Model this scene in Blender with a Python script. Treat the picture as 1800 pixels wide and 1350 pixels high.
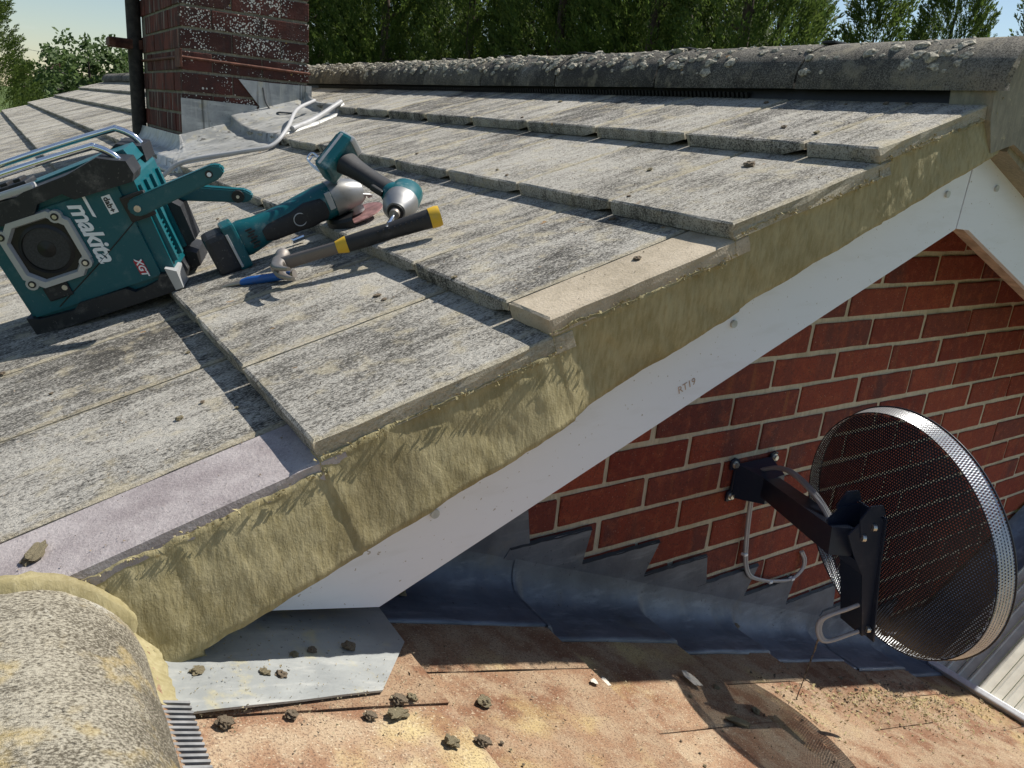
import bpy, bmesh, math, random
from mathutils import Vector, Matrix, noise as mnoise
R = math.radians
rnd = random.Random(7)
for o in list(bpy.data.objects): bpy.data.objects.remove(o)
scene = bpy.context.scene
COL = scene.collection

# ------------------------------------------------------------------ camera
cam_d = bpy.data.cameras.new('camera'); cam = bpy.data.objects.new('camera', cam_d); COL.objects.link(cam)
right = Vector((0.8380, -0.53888, 0.08578)); down = Vector((-0.09858, -0.30413, -0.94751)); fwd = Vector((0.53669, 0.78556, -0.30799))
CAM = Vector((-0.97064, -1.06076, 0.72748))
m = Matrix((right, -down, -fwd)).transposed().to_4x4(); m.translation = CAM
cam.matrix_world = m
cam_d.sensor_width = 36; cam_d.lens = 36*1383.4/1800; cam_d.clip_start = .02; cam_d.clip_end = 3000
scene.camera = cam

# ------------------------------------------------------------------ sky and sun
SUN = Vector((.60, -.012, .80)).normalized()
el = math.asin(SUN.z); az = math.atan2(SUN.x, SUN.y)
w = bpy.data.worlds.new('World'); scene.world = w; w.use_nodes = True
wn = w.node_tree; wn.nodes.clear()
out = wn.nodes.new('ShaderNodeOutputWorld'); bg = wn.nodes.new('ShaderNodeBackground')
sky = wn.nodes.new('ShaderNodeTexSky'); sky.sky_type = 'NISHITA'; sky.sun_disc = False
sky.sun_elevation = el; sky.sun_rotation = az; sky.air_density = 1.1; sky.dust_density = .25; sky.ozone_density = 1.6
tc = wn.nodes.new('ShaderNodeTexCoord'); mp = wn.nodes.new('ShaderNodeMapping'); mp.inputs['Scale'].default_value = (2.2, 2.2, 7)
nz = wn.nodes.new('ShaderNodeTexNoise'); nz.inputs['Scale'].default_value = 1.6; nz.inputs['Detail'].default_value = 7; nz.inputs['Roughness'].default_value = .55
rp = wn.nodes.new('ShaderNodeValToRGB'); rp.color_ramp.elements[0].position = .53; rp.color_ramp.elements[1].position = .76
mx = wn.nodes.new('ShaderNodeMix'); mx.data_type = 'RGBA'
mx.inputs[7].default_value = (8.2, 8.4, 8.8, 1)
mul = wn.nodes.new('ShaderNodeMath'); mul.operation = 'MULTIPLY'; mul.inputs[1].default_value = .8
L_ = wn.links.new
L_(tc.outputs['Generated'], mp.inputs['Vector']); L_(mp.outputs[0], nz.inputs['Vector']); L_(nz.outputs['Fac'], rp.inputs['Fac'])
L_(rp.outputs['Color'], mul.inputs[0]); L_(mul.outputs[0], mx.inputs[0]); L_(sky.outputs[0], mx.inputs[6]); L_(mx.outputs[2], bg.inputs['Color'])
bg.inputs['Strength'].default_value = .08
L_(bg.outputs[0], out.inputs['Surface'])
sd = bpy.data.lights.new('sun', 'SUN'); sd.energy = 5.0; sd.angle = R(.53); sd.color = (1, .95, .87)
so = bpy.data.objects.new('sun', sd); COL.objects.link(so); so.rotation_euler = SUN.to_track_quat('Z', 'Y').to_euler()
so.location = (4, 0, 8)
vs = scene.view_settings; vs.view_transform = 'Standard'; vs.look = 'None'; vs.exposure = 0.38; vs.gamma = 1; vs.use_curve_mapping = False
scene.render.engine = 'CYCLES'

# ------------------------------------------------------------------ frames
PM = R(21.75); G = .338; T = .027
O = Vector((-1.0039, -.2624, .2476)); U = Vector((math.cos(PM), 0, math.sin(PM))); N = Vector((-math.sin(PM), 0, math.cos(PM)))
YV = -.2624
def P(S, y, n=0):
    v = O + U*(S*G) + N*n; v.y = y; return v
QL = R(22.6); LO = Vector((0, 0, -.197)); LU = Vector((math.cos(QL), 0, -math.sin(QL))); LN = Vector((math.sin(QL), 0, math.cos(QL)))
def Q(u, y, n=0):
    v = LO + LU*u + LN*n; v.y = y; return v
def lu(u): return 1.05*u+.062
def ly(y): return 1.05*y+.053
def nz3(x, y, z, s=1.0): return mnoise.noise(Vector((x*s, y*s, z*s)))
def fbm(x, y, z, s=1.0, o=4):
    a = 0; f = s; k = 1
    for _ in range(o):
        a += k*mnoise.noise(Vector((x*f, y*f, z*f))); f *= 2.1; k *= .5
    return a

# ------------------------------------------------------------------ materials
class NT:
    def __init__(s, name):
        s.m = bpy.data.materials.new(name); s.m.use_nodes = True; s.t = s.m.node_tree
        s.b = s.t.nodes['Principled BSDF']; s.out = s.t.nodes['Material Output']
        s.tc = s.t.nodes.new('ShaderNodeTexCoord'); s.oi = None
    def link(s, a, b): s.t.links.new(a, b)
    def setin(s, sock, v):
        if hasattr(v, 'is_output'): s.link(v, sock)
        else:
            if isinstance(v, (tuple, list)) and len(v) == 3 and sock.type == 'RGBA': v = (*v, 1)
            sock.default_value = v
    def rand(s):
        if not s.oi: s.oi = s.t.nodes.new('ShaderNodeObjectInfo')
        return s.oi.outputs['Random']
    def vec(s, scale=(1, 1, 1), rot=(0, 0, 0), rnd_off=False, src='Object'):
        mp = s.t.nodes.new('ShaderNodeMapping'); mp.inputs['Scale'].default_value = scale; mp.inputs['Rotation'].default_value = rot
        s.link(s.tc.outputs[src], mp.inputs['Vector'])
        if rnd_off:
            c = s.t.nodes.new('ShaderNodeCombineXYZ'); a = s.math('MULTIPLY', s.rand(), 31.7); b_ = s.math('MULTIPLY', s.rand(), 57.3)
            s.link(a, c.inputs[0]); s.link(b_, c.inputs[1]); s.link(a, c.inputs[2])
            s.link(c.outputs[0], mp.inputs['Location'])
        return mp.outputs[0]
    def noise(s, v, scale, detail=3, rough=.55, dist=0):
        n = s.t.nodes.new('ShaderNodeTexNoise'); n.inputs['Scale'].default_value = scale; n.inputs['Detail'].default_value = detail
        n.inputs['Roughness'].default_value = rough; n.inputs['Distortion'].default_value = dist
        s.link(v, n.inputs['Vector']); return n.outputs['Fac']
    def voro(s, v, scale, feat='F1', randomness=1):
        n = s.t.nodes.new('ShaderNodeTexVoronoi'); n.feature = feat; n.inputs['Scale'].default_value = scale; n.inputs['Randomness'].default_value = randomness
        s.link(v, n.inputs['Vector']); return n.outputs['Distance']
    def math(s, op, a, b=0.0, clamp=False):
        n = s.t.nodes.new('ShaderNodeMath'); n.operation = op; n.use_clamp = clamp
        s.setin(n.inputs[0], a); s.setin(n.inputs[1], b); return n.outputs[0]
    def step(s, v, lo, hi):
        n = s.t.nodes.new('ShaderNodeMapRange'); n.interpolation_type = 'SMOOTHSTEP'
        n.inputs['From Min'].default_value = lo; n.inputs['From Max'].default_value = hi; s.link(v, n.inputs['Value']); return n.outputs['Result']
    def mix(s, f, a, b, mode='MIX'):
        n = s.t.nodes.new('ShaderNodeMix'); n.data_type = 'RGBA'; n.blend_type = mode
        s.setin(n.inputs[0], f); s.setin(n.inputs[6], a); s.setin(n.inputs[7], b); return n.outputs[2]
    def xyz(s, v):
        n = s.t.nodes.new('ShaderNodeSeparateXYZ'); s.link(v, n.inputs[0]); return n.outputs
    def bump(s, h, strength, dist=.002):
        n = s.t.nodes.new('ShaderNodeBump'); n.inputs['Strength'].default_value = strength; n.inputs['Distance'].default_value = dist
        s.link(h, n.inputs['Height']); s.link(n.outputs[0], s.b.inputs['Normal'])
    def fin(s, col, rough=.8, metal=0, spec=.5, **k):
        s.setin(s.b.inputs['Base Color'], col); s.setin(s.b.inputs['Roughness'], rough); s.setin(s.b.inputs['Metallic'], metal)
        s.setin(s.b.inputs['Specular IOR Level'], spec)
        for a, b in k.items(): s.setin(s.b.inputs[a], b)
        return s.m

def mat_concrete(name, dark, light, cream, edge=True, bias=0.0, white=.5, stk=1.15, gs=330):
    t = NT(name)
    v = t.vec((.55, 1, 1), rnd_off=True); v2 = t.vec((5, 26, 10), rnd_off=True); v3 = t.vec((1, 1, 1), rnd_off=True)
    grain = t.noise(v, gs, 4, .75); grain2 = t.noise(v3, 900, 2, .6)
    streak = t.noise(v2, 1.6, 5, .65); patch = t.noise(v3, 7, 4, .6); big = t.noise(v3, 2.2, 3, .5)
    f = t.math('ADD', t.math('MULTIPLY', t.math('SUBTRACT', grain, .5), 2.6), t.math('MULTIPLY', t.math('SUBTRACT', streak, .5), stk))
    f = t.math('ADD', f, t.math('MULTIPLY', t.math('SUBTRACT', patch, .5), .9))
    f = t.math('ADD', f, t.math('MULTIPLY', t.math('SUBTRACT', big, .5), .7))
    f = t.math('ADD', f, t.math('MULTIPLY', t.math('SUBTRACT', t.rand(), .5), .22))
    f = t.step(t.math('ADD', f, .5+bias), .16, .86)
    c = t.mix(f, dark, light)
    c = t.mix(t.math('MULTIPLY', t.step(t.noise(v3, 19, 4, .6), .52, .68), .55), c, cream)
    ws = t.noise(v3, 11, 5, .62); wsm = t.math('MULTIPLY', t.step(ws, .63, .74), white)
    c = t.mix(t.math('MULTIPLY', wsm, t.step(grain, .35, .6)), c, (.62, .6, .53))
    orange = t.math('MULTIPLY', t.step(t.noise(v3, 31, 2, .5), .73, .79), .7)
    c = t.mix(orange, c, (.36, .19, .05))
    dk = t.math('MULTIPLY', t.step(t.noise(v, gs*.7, 3, .6), .58, .72), .8)
    c = t.mix(dk, c, (.028, .026, .022))
    if edge:
        x = t.xyz(t.tc.outputs['Object'])
        e = t.math('ADD', t.math('ABSOLUTE', t.math('SUBTRACT', x[1], .1465)), t.math('MULTIPLY', t.math('SUBTRACT', t.noise(v3, 40, 3), .5), .03))
        em = t.math('MULTIPLY', t.step(e, .134, .1455), .62)
        c = t.mix(em, c, cream)
    c = t.mix(t.math('MULTIPLY', t.math('SUBTRACT', t.rand(), .3), .35, True), c, t.mix(.5, c, (.3, .27, .2)))
    h = t.math('ADD', t.math('MULTIPLY', grain, 1.0), t.math('ADD', t.math('MULTIPLY', grain2, .4), t.math('MULTIPLY', t.noise(v3, 60, 4), 1.2)))
    t.bump(h, .9, .0032)
    return t.fin(c, .92, 0, .25)

M = {}
M['tile'] = mat_concrete('weathered_concrete', (.060, .056, .049), (.475, .45, .395), (.49, .43, .30), bias=.05, white=.8)
M['tile_ridge'] = mat_concrete('ridge_concrete', (.045, .042, .038), (.26, .24, .20), (.32, .28, .2), edge=False, bias=-.10, stk=.4)
M['tile_ridge_low'] = mat_concrete('lower_ridge_concrete', (.10, .085, .06), (.46, .42, .33), (.50, .38, .16), edge=False, bias=.10, white=1.0, stk=.5, gs=430)

def mat_smooth_tile(name, c1, c2):
    t = NT(name); v = t.vec(rnd_off=True)
    g = t.noise(v, 260, 3, .6); p = t.noise(v, 9, 4, .6); s = t.noise(v, 45, 4, .65)
    c = t.mix(t.step(t.math('ADD', t.math('MULTIPLY', p, .7), t.math('MULTIPLY', s, .4)), .35, .75), c1, c2)
    c = t.mix(t.math('MULTIPLY', t.step(g, .56, .72), .45), c, (.10, .09, .085))
    c = t.mix(t.math('MULTIPLY', t.step(t.noise(v, 500, 2), .6, .7), .35), c, (.6, .57, .5))
    t.bump(t.math('ADD', g, t.math('MULTIPLY', s, .8)), .5, .0025)
    return t.fin(c, .85, 0, .3)
M['tile_purple'] = mat_smooth_tile('cut_purple_tile', (.25, .215, .215), (.42, .38, .37))
M['tile_buff'] = mat_smooth_tile('cut_buff_tile', (.30, .25, .175), (.46, .39, .29))

def mat_lower():
    t = NT('terracotta_concrete'); v = t.vec(rnd_off=True); vw = t.vec(src='Object', rnd_off=True)
    g = t.noise(v, 380, 3, .65); p = t.noise(v, 6, 4, .6); q = t.noise(v, 17, 5, .62); h = t.noise(v, 3.2, 3, .5)
    c = t.mix(t.step(p, .36, .64), (.25, .125, .070), (.40, .265, .165))
    c = t.mix(t.math('MULTIPLY', t.step(q, .40, .62), .75), c, (.47, .37, .25))
    c = t.mix(t.math('MULTIPLY', t.step(t.math('ADD', t.math('MULTIPLY', h, .5), t.math('MULTIPLY', t.noise(v, 9, 5, .6), .5)), .52, .66), .8), c, (.60, .49, .24))
    c = t.mix(t.math('MULTIPLY', t.step(t.noise(v, 5.1, 5, .6), .66, .78), .8), c, (.66, .60, .5))
    c = t.mix(t.math('MULTIPLY', t.step(g, .50, .64), .7), c, (.11, .07, .05))
    c = t.mix(t.math('MULTIPLY', t.step(t.noise(v, 300, 2), .60, .70), .6), c, (.66, .58, .42))
    c = t.mix(t.math('MULTIPLY', t.rand(), .65), c, t.mix(1.0, c, (.55, .44, .38), 'MULTIPLY'))
    t.bump(t.math('ADD', g, t.math('MULTIPLY', t.noise(v, 70, 4), .9)), .8, .003)
    return t.fin(c, .9, 0, .25)
M['lower'] = mat_lower()

def mat_mortar(name, c1, c2, bs=.7):
    t = NT(name); v = t.vec(); vs_ = t.vec((30, 30, 8))
    a = t.noise(v, 14, 5, .6); b = t.noise(vs_, 5, 4, .6); g = t.noise(v, 420, 3, .6); d = t.noise(v, 4, 3, .6)
    c = t.mix(t.step(t.math('ADD', t.math('MULTIPLY', a, .5), t.math('MULTIPLY', b, .5)), .35, .66), c1, c2)
    c = t.mix(t.math('MULTIPLY', t.step(g, .58, .7), .4), c, (.42, .37, .25))
    c = t.mix(t.math('MULTIPLY', t.step(t.noise(v, 34, 5, .7), .64, .74), .6), c, (.52, .45, .28))
    c = t.mix(t.math('MULTIPLY', t.step(d, .55, .72), .4), c, (.15, .12, .06))
    t.bump(t.math('ADD', t.math('MULTIPLY', b, 1.2), t.math('ADD', t.math('MULTIPLY', g, .3), t.math('MULTIPLY', a, .8))), bs, .004)
    return t.fin(c, .85, 0, .3)
M['verge'] = mat_mortar('ochre_verge_mortar', (.255, .215, .105), (.385, .335, .19), .35)
M['yellow_mortar'] = mat_mortar('yellow_mortar', (.34, .275, .12), (.46, .385, .2))
M['endmortar'] = mat_mortar('grey_ridge_mortar', (.20, .185, .14), (.30, .275, .205), .4)
M['wall_mortar'] = mat_mortar('wall_mortar', (.46, .405, .29), (.60, .54, .41), .9)
M['chim_mortar'] = mat_mortar('chimney_mortar', (.14, .125, .095), (.30, .27, .2), .9)

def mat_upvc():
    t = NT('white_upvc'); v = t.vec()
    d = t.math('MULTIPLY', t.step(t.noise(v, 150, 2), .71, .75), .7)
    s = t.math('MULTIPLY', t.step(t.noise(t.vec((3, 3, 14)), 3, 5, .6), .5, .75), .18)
    c = t.mix(s, (.72, .755, .82), (.50, .51, .50)); c = t.mix(d, c, (.25, .2, .13))  # white base carries the blue tint of the shade in its colour
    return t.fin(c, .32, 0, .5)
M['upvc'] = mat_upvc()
def mat_plain(name, col, rough=.5, metal=0, var=.25, scale=60, bump=0, spec=.5):
    t = NT(name); v = t.vec(); n = t.noise(v, scale, 4, .6)
    c = t.mix(t.math('MULTIPLY', t.step(n, .3, .75), 1.0), tuple(x*(1-var) for x in col), tuple(min(1, x*(1+var)) for x in col))
    if bump: t.bump(n, bump, .002)
    return t.fin(c, rough, metal, spec)
def mat_dusty(name, col, rough=.45, dust=(.42, .38, .3), amt=.35, metal=0):
    t = NT(name); v = t.vec(); n = t.noise(v, 26, 6, .68); n2 = t.noise(v, 140, 4, .6)
    c = t.mix(t.math('MULTIPLY', t.step(n, .52, .78), amt), col, dust)
    c = t.mix(t.math('MULTIPLY', t.step(n2, .63, .72), amt*.9), c, dust)
    r = t.math('ADD', t.math('MULTIPLY', n, .3), rough-.1)
    t.bump(n2, .08, .001)
    return t.fin(c, r, metal, .5)
M['timber'] = mat_plain('soffit_timber', (.45, .34, .27), .8, 0, .3, 30)
M['screw'] = mat_plain('screw_cap', (.45, .48, .47), .4, 0, .2)
M['dark'] = mat_plain('black_plastic', (.012, .012, .013), .5, 0, .3)
M['deck'] = mat_plain('roof_felt', (.03, .028, .026), .9, 0, .3)

def mat_lead(name, c1, c2, pale, dust, da, ang=0, vert=0):
    t = NT(name); v = t.vec(); vs_ = t.vec((2, 14, 10), rot=(0, ang, 0))
    a = t.noise(v, 7, 5, .62); b = t.noise(vs_, 3, 5, .65); f = t.noise(v, 90, 4, .6)
    c = t.mix(t.step(a, .32, .66), c1, c2)
    c = t.mix(t.math('MULTIPLY', t.step(b, .48, .7), .7), c, pale)
    c = t.mix(t.math('MULTIPLY', t.step(t.noise(v, 130, 3), .66, .74), .7), c, (.02, .022, .025))
    c = t.mix(t.math('MULTIPLY', t.step(t.noise(v, 16, 6, .66), .54, .7), da), c, dust)
    if vert:
        k = t.noise(t.vec((26, 26, 1.2)), 1.0, 4, .65); c = t.mix(t.math('MULTIPLY', t.step(k, .56, .68), vert), c, (.045, .04, .03)); c = t.mix(t.math('MULTIPLY', t.step(t.noise(t.vec((22, 22, 1.4)), 1.7, 4, .6), .55, .7), vert), c, (.55, .53, .46))
    t.bump(t.math('ADD', a, t.math('MULTIPLY', f, .25)), .35, .006)
    return t.fin(c, t.math('ADD', t.math('MULTIPLY', b, .3), .36), .35, .5)
M['lead'] = mat_lead('lead_sheet', (.075, .092, .125), (.14, .165, .21), (.23, .26, .305), (.3, .28, .2), .12)
M['lead_pale'] = mat_lead('bleached_lead', (.27, .285, .285), (.37, .385, .375), (.47, .47, .44), (.56, .49, .25), .55, QL)
M['lead_chim'] = mat_lead('painted_chimney_lead', (.28, .285, .275), (.47, .47, .45), (.62, .61, .56), (.48, .42, .25), .55, 0, .75)

def mat_brick():
    t = NT('red_stock_brick'); v = t.vec(rnd_off=True); vv = t.vec((9, 1, 1), rnd_off=True)
    r = t.rand()
    base = t.mix(r, (.20, .033, .020), (.32, .068, .035))
    r2 = t.math('FRACT', t.math('MULTIPLY', r, 7.31))
    base = t.mix(t.math('MULTIPLY', t.step(r2, .45, 1.0), .75), base, (.15, .042, .034))
    r3 = t.math('FRACT', t.math('MULTIPLY', r, 13.7))
    band = t.noise(vv, 1.6, 2, .5)
    base = t.mix(t.math('MULTIPLY', t.step(band, .5, .66), t.math('MULTIPLY', r3, .75)), base, (.105, .042, .04))
    base = t.mix(t.math('MULTIPLY', t.step(t.noise(vv, 2.3, 2, .5), .6, .7), t.math('MULTIPLY', r2, .6)), base, (.38, .15, .05))
    base = t.mix(t.math('MULTIPLY', t.step(t.noise(v, 42, 5, .65), .48, .68), .5), base, (.40, .11, .05))
    base = t.mix(t.math('MULTIPLY', t.step(t.noise(v, 240, 4, .7), .52, .66), .7), base, (.06, .026, .024))
    base = t.mix(t.math('MULTIPLY', t.step(t.noise(v, 260, 2), .69, .74), .75), base, (.5, .38, .27))
    t.bump(t.math('ADD', t.noise(v, 240, 4, .7), t.math('MULTIPLY', t.noise(v, 50, 4), 1.0)), .9, .0045)
    return t.fin(base, .82, 0, .35)
M['brick'] = mat_brick()
def mat_chimbrick(lichen, name):
    t = NT(name); v = t.vec(rnd_off=True); r = t.rand(); vs_ = t.vec((16, 16, 1.0), rnd_off=True)
    base = t.mix(r, (.055, .026, .021), (.11, .038, .029)) if lichen else t.mix(r, (.09, .028, .022), (.17, .045, .03))
    base = t.mix(t.math('MULTIPLY', t.step(t.noise(v, 12, 5, .6), .4, .62), .75), base, (.052, .028, .024))
    base = t.mix(t.math('MULTIPLY', t.step(t.noise(vs_, 2.0, 3, .6), .54, .68), .55), base, (.36, .32, .27) if not lichen else (.07, .05, .045))
    if lichen:
        d = t.voro(v, 120); sz = t.noise(v, 6, 3, .5)
        spot = t.math('LESS_THAN', d, t.math('MULTIPLY', t.step(sz, .30, .70), .44))
        base = t.mix(t.math('MULTIPLY', spot, .9), base, (.66, .64, .56))
        d3 = t.voro(v, 52); base = t.mix(t.math('MULTIPLY', t.math('LESS_THAN', d3, t.math('MULTIPLY', t.step(t.noise(v, 14, 2), .42, .8), .34)), .85), base, (.58, .56, .48))
        d2 = t.voro(v, 34); sp2 = t.math('LESS_THAN', d2, t.math('MULTIPLY', t.step(t.noise(v, 9, 2), .5, .8), .3))
        base = t.mix(t.math('MULTIPLY', sp2, .8), base, (.42, .30, .09))
    t.bump(t.noise(v, 120, 4), .7, .004)
    return t.fin(base, .9, 0, .25)
M['chim_dark'] = mat_chimbrick(True, 'lichened_chimney_brick'); M['chim_red'] = mat_chimbrick(False, 'streaked_chimney_brick')
M['rust'] = mat_plain('rusty_iron', (.13, .05, .03), .8, .2, .5, 40, .4)
M['pole'] = mat_plain('tarry_iron', (.045, .036, .03), .75, .2, .5, 30, .4)
M['teal'] = mat_dusty('teal_plastic', (.0, .088, .108), .34, (.30, .34, .33), .2)
M['teal_tool'] = mat_dusty('worn_teal_plastic', (.0, .085, .10), .34, (.32, .36, .34), .55)
M['rubber'] = mat_dusty('black_rubber', (.012, .014, .018), .5, (.28, .26, .23), .38)
M['grip'] = mat_dusty('black_grip', (.014, .014, .015), .55, (.22, .21, .2), .22)
M['chrome'] = mat_plain('chrome', (.80, .82, .85), .12, 1, .03)
M['silver'] = mat_dusty('silver_plastic', (.45, .46, .46), .38, (.34, .31, .26), .5, .35)
M['alloy'] = mat_dusty('cast_alloy', (.34, .34, .335), .42, (.24, .22, .19), .65, .8)
M['steel'] = mat_dusty('worn_steel', (.36, .33, .30), .42, (.20, .15, .11), .6, .75)
M['steel_dark'] = mat_dusty('rusted_steel', (.16, .14, .125), .45, (.34, .30, .26), .5, .6)
M['white'] = mat_plain('white_print', (.82, .84, .84), .5, 0, .06)
M['redprint'] = mat_plain('red_print', (.42, .012, .03), .5, 0, .1)
M['yellow'] = mat_dusty('yellow_rubber', (.62, .38, .02), .5, (.4, .35, .25), .3)
M['blue'] = mat_dusty('blue_chisel_paint', (.012, .10, .36), .45, (.10, .09, .08), .6, .1)
M['cone'] = mat_plain('speaker_cone', (.03, .031, .034), .6, 0, .3, 300, .3)
M['mesh_black'] = mat_plain('speaker_surround', (.006, .006, .007), .45, 0, .3)
M['dish'] = mat_dusty('navy_coated_metal', (.010, .014, .024), .36, (.10, .11, .13), .12, .2)
M['bracket'] = mat_dusty('navy_bracket', (.016, .026, .050), .34, (.14, .15, .18), .22, .1)
M['galv'] = mat_plain('galvanised_bolt', (.6, .6, .56), .35, .9, .2)
M['rim'] = mat_plain('bright_rim_metal', (.50, .52, .54), .35, .6, .12, 200)
M['cable_grey'] = mat_dusty('grey_cable', (.40, .40, .40), .5, (.2, .18, .15), .4)
M['cable_dark'] = mat_plain('dark_cable', (.10, .10, .10), .5)
M['comb'] = mat_plain('grey_comb_plastic', (.22, .22, .22), .5)
M['poly'] = mat_plain('ivory_polycarbonate', (.60, .57, .48), .35, 0, .12, 20)
M['alu'] = mat_plain('white_aluminium', (.72, .74, .76), .35, .2, .1)
M['bark'] = mat_plain('bark', (.07, .05, .035), .95, 0, .4, 12, .5)
M['lump'] = mat_mortar('dry_mortar_lump', (.28, .23, .14), (.48, .41, .26), .9)
M['lump_dark'] = mat_plain('dark_moss_lump', (.20, .155, .105), .95, 0, .75, 120, .8)
M['moss'] = mat_plain('dry_moss', (.36, .33, .26), .95, 0, .6, 160, 1.0)
M['flake'] = mat_plain('pale_lichen_flake', (.62, .58, .5), .9, 0, .2, 80, .4)
M['discred'] = mat_plain('cutting_disc', (.30, .16, .15), .6, 0, .4, 50)

def mat_leaf(name, c1, c2, c3, tr=.35):
    t = NT(name); geo = t.t.nodes.new('ShaderNodeNewGeometry'); n = t.noise(t.vec(src='Object'), .9, 3)
    ri = geo.outputs['Random Per Island']
    c = t.mix(ri, c1, c2); c = t.mix(t.step(n, .45, .65), c, c3)
    m_ = t.fin(c, .6, 0, .3)
    trn = t.t.nodes.new('ShaderNodeBsdfTranslucent'); t.link(c, trn.inputs['Color'])
    ms = t.t.nodes.new('ShaderNodeMixShader'); ms.inputs[0].default_value = tr
    t.link(t.b.outputs[0], ms.inputs[1]); t.link(trn.outputs[0], ms.inputs[2]); t.link(ms.outputs[0], t.out.inputs['Surface'])
    return m_
M['conifer'] = mat_leaf('conifer_foliage', (.055, .10, .024), (.15, .20, .045), (.095, .145, .03), .5)
M['oak'] = mat_leaf('oak_foliage', (.045, .085, .022), (.11, .17, .04), (.07, .12, .028), .45)
M['bush'] = mat_leaf('bush_foliage', (.05, .10, .018), (.12, .19, .035), (.08, .14, .02), .4)
def mat_grass():
    t = NT('lawn'); v = t.vec(); c = t.mix(t.noise(v, .6, 5), (.04, .07, .015), (.09, .12, .03)); return t.fin(c, .95, 0, .2)
M['grass'] = mat_grass()
M['far_wall'] = mat_plain('far_render', (.42, .30, .24), .9, 0, .15, 3)
M['far_roof'] = mat_plain('far_roof_tiles', (.20, .09, .06), .9, 0, .3, 3)
M['glass'] = mat_plain('far_window_glass', (.03, .04, .05), .1)

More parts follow.
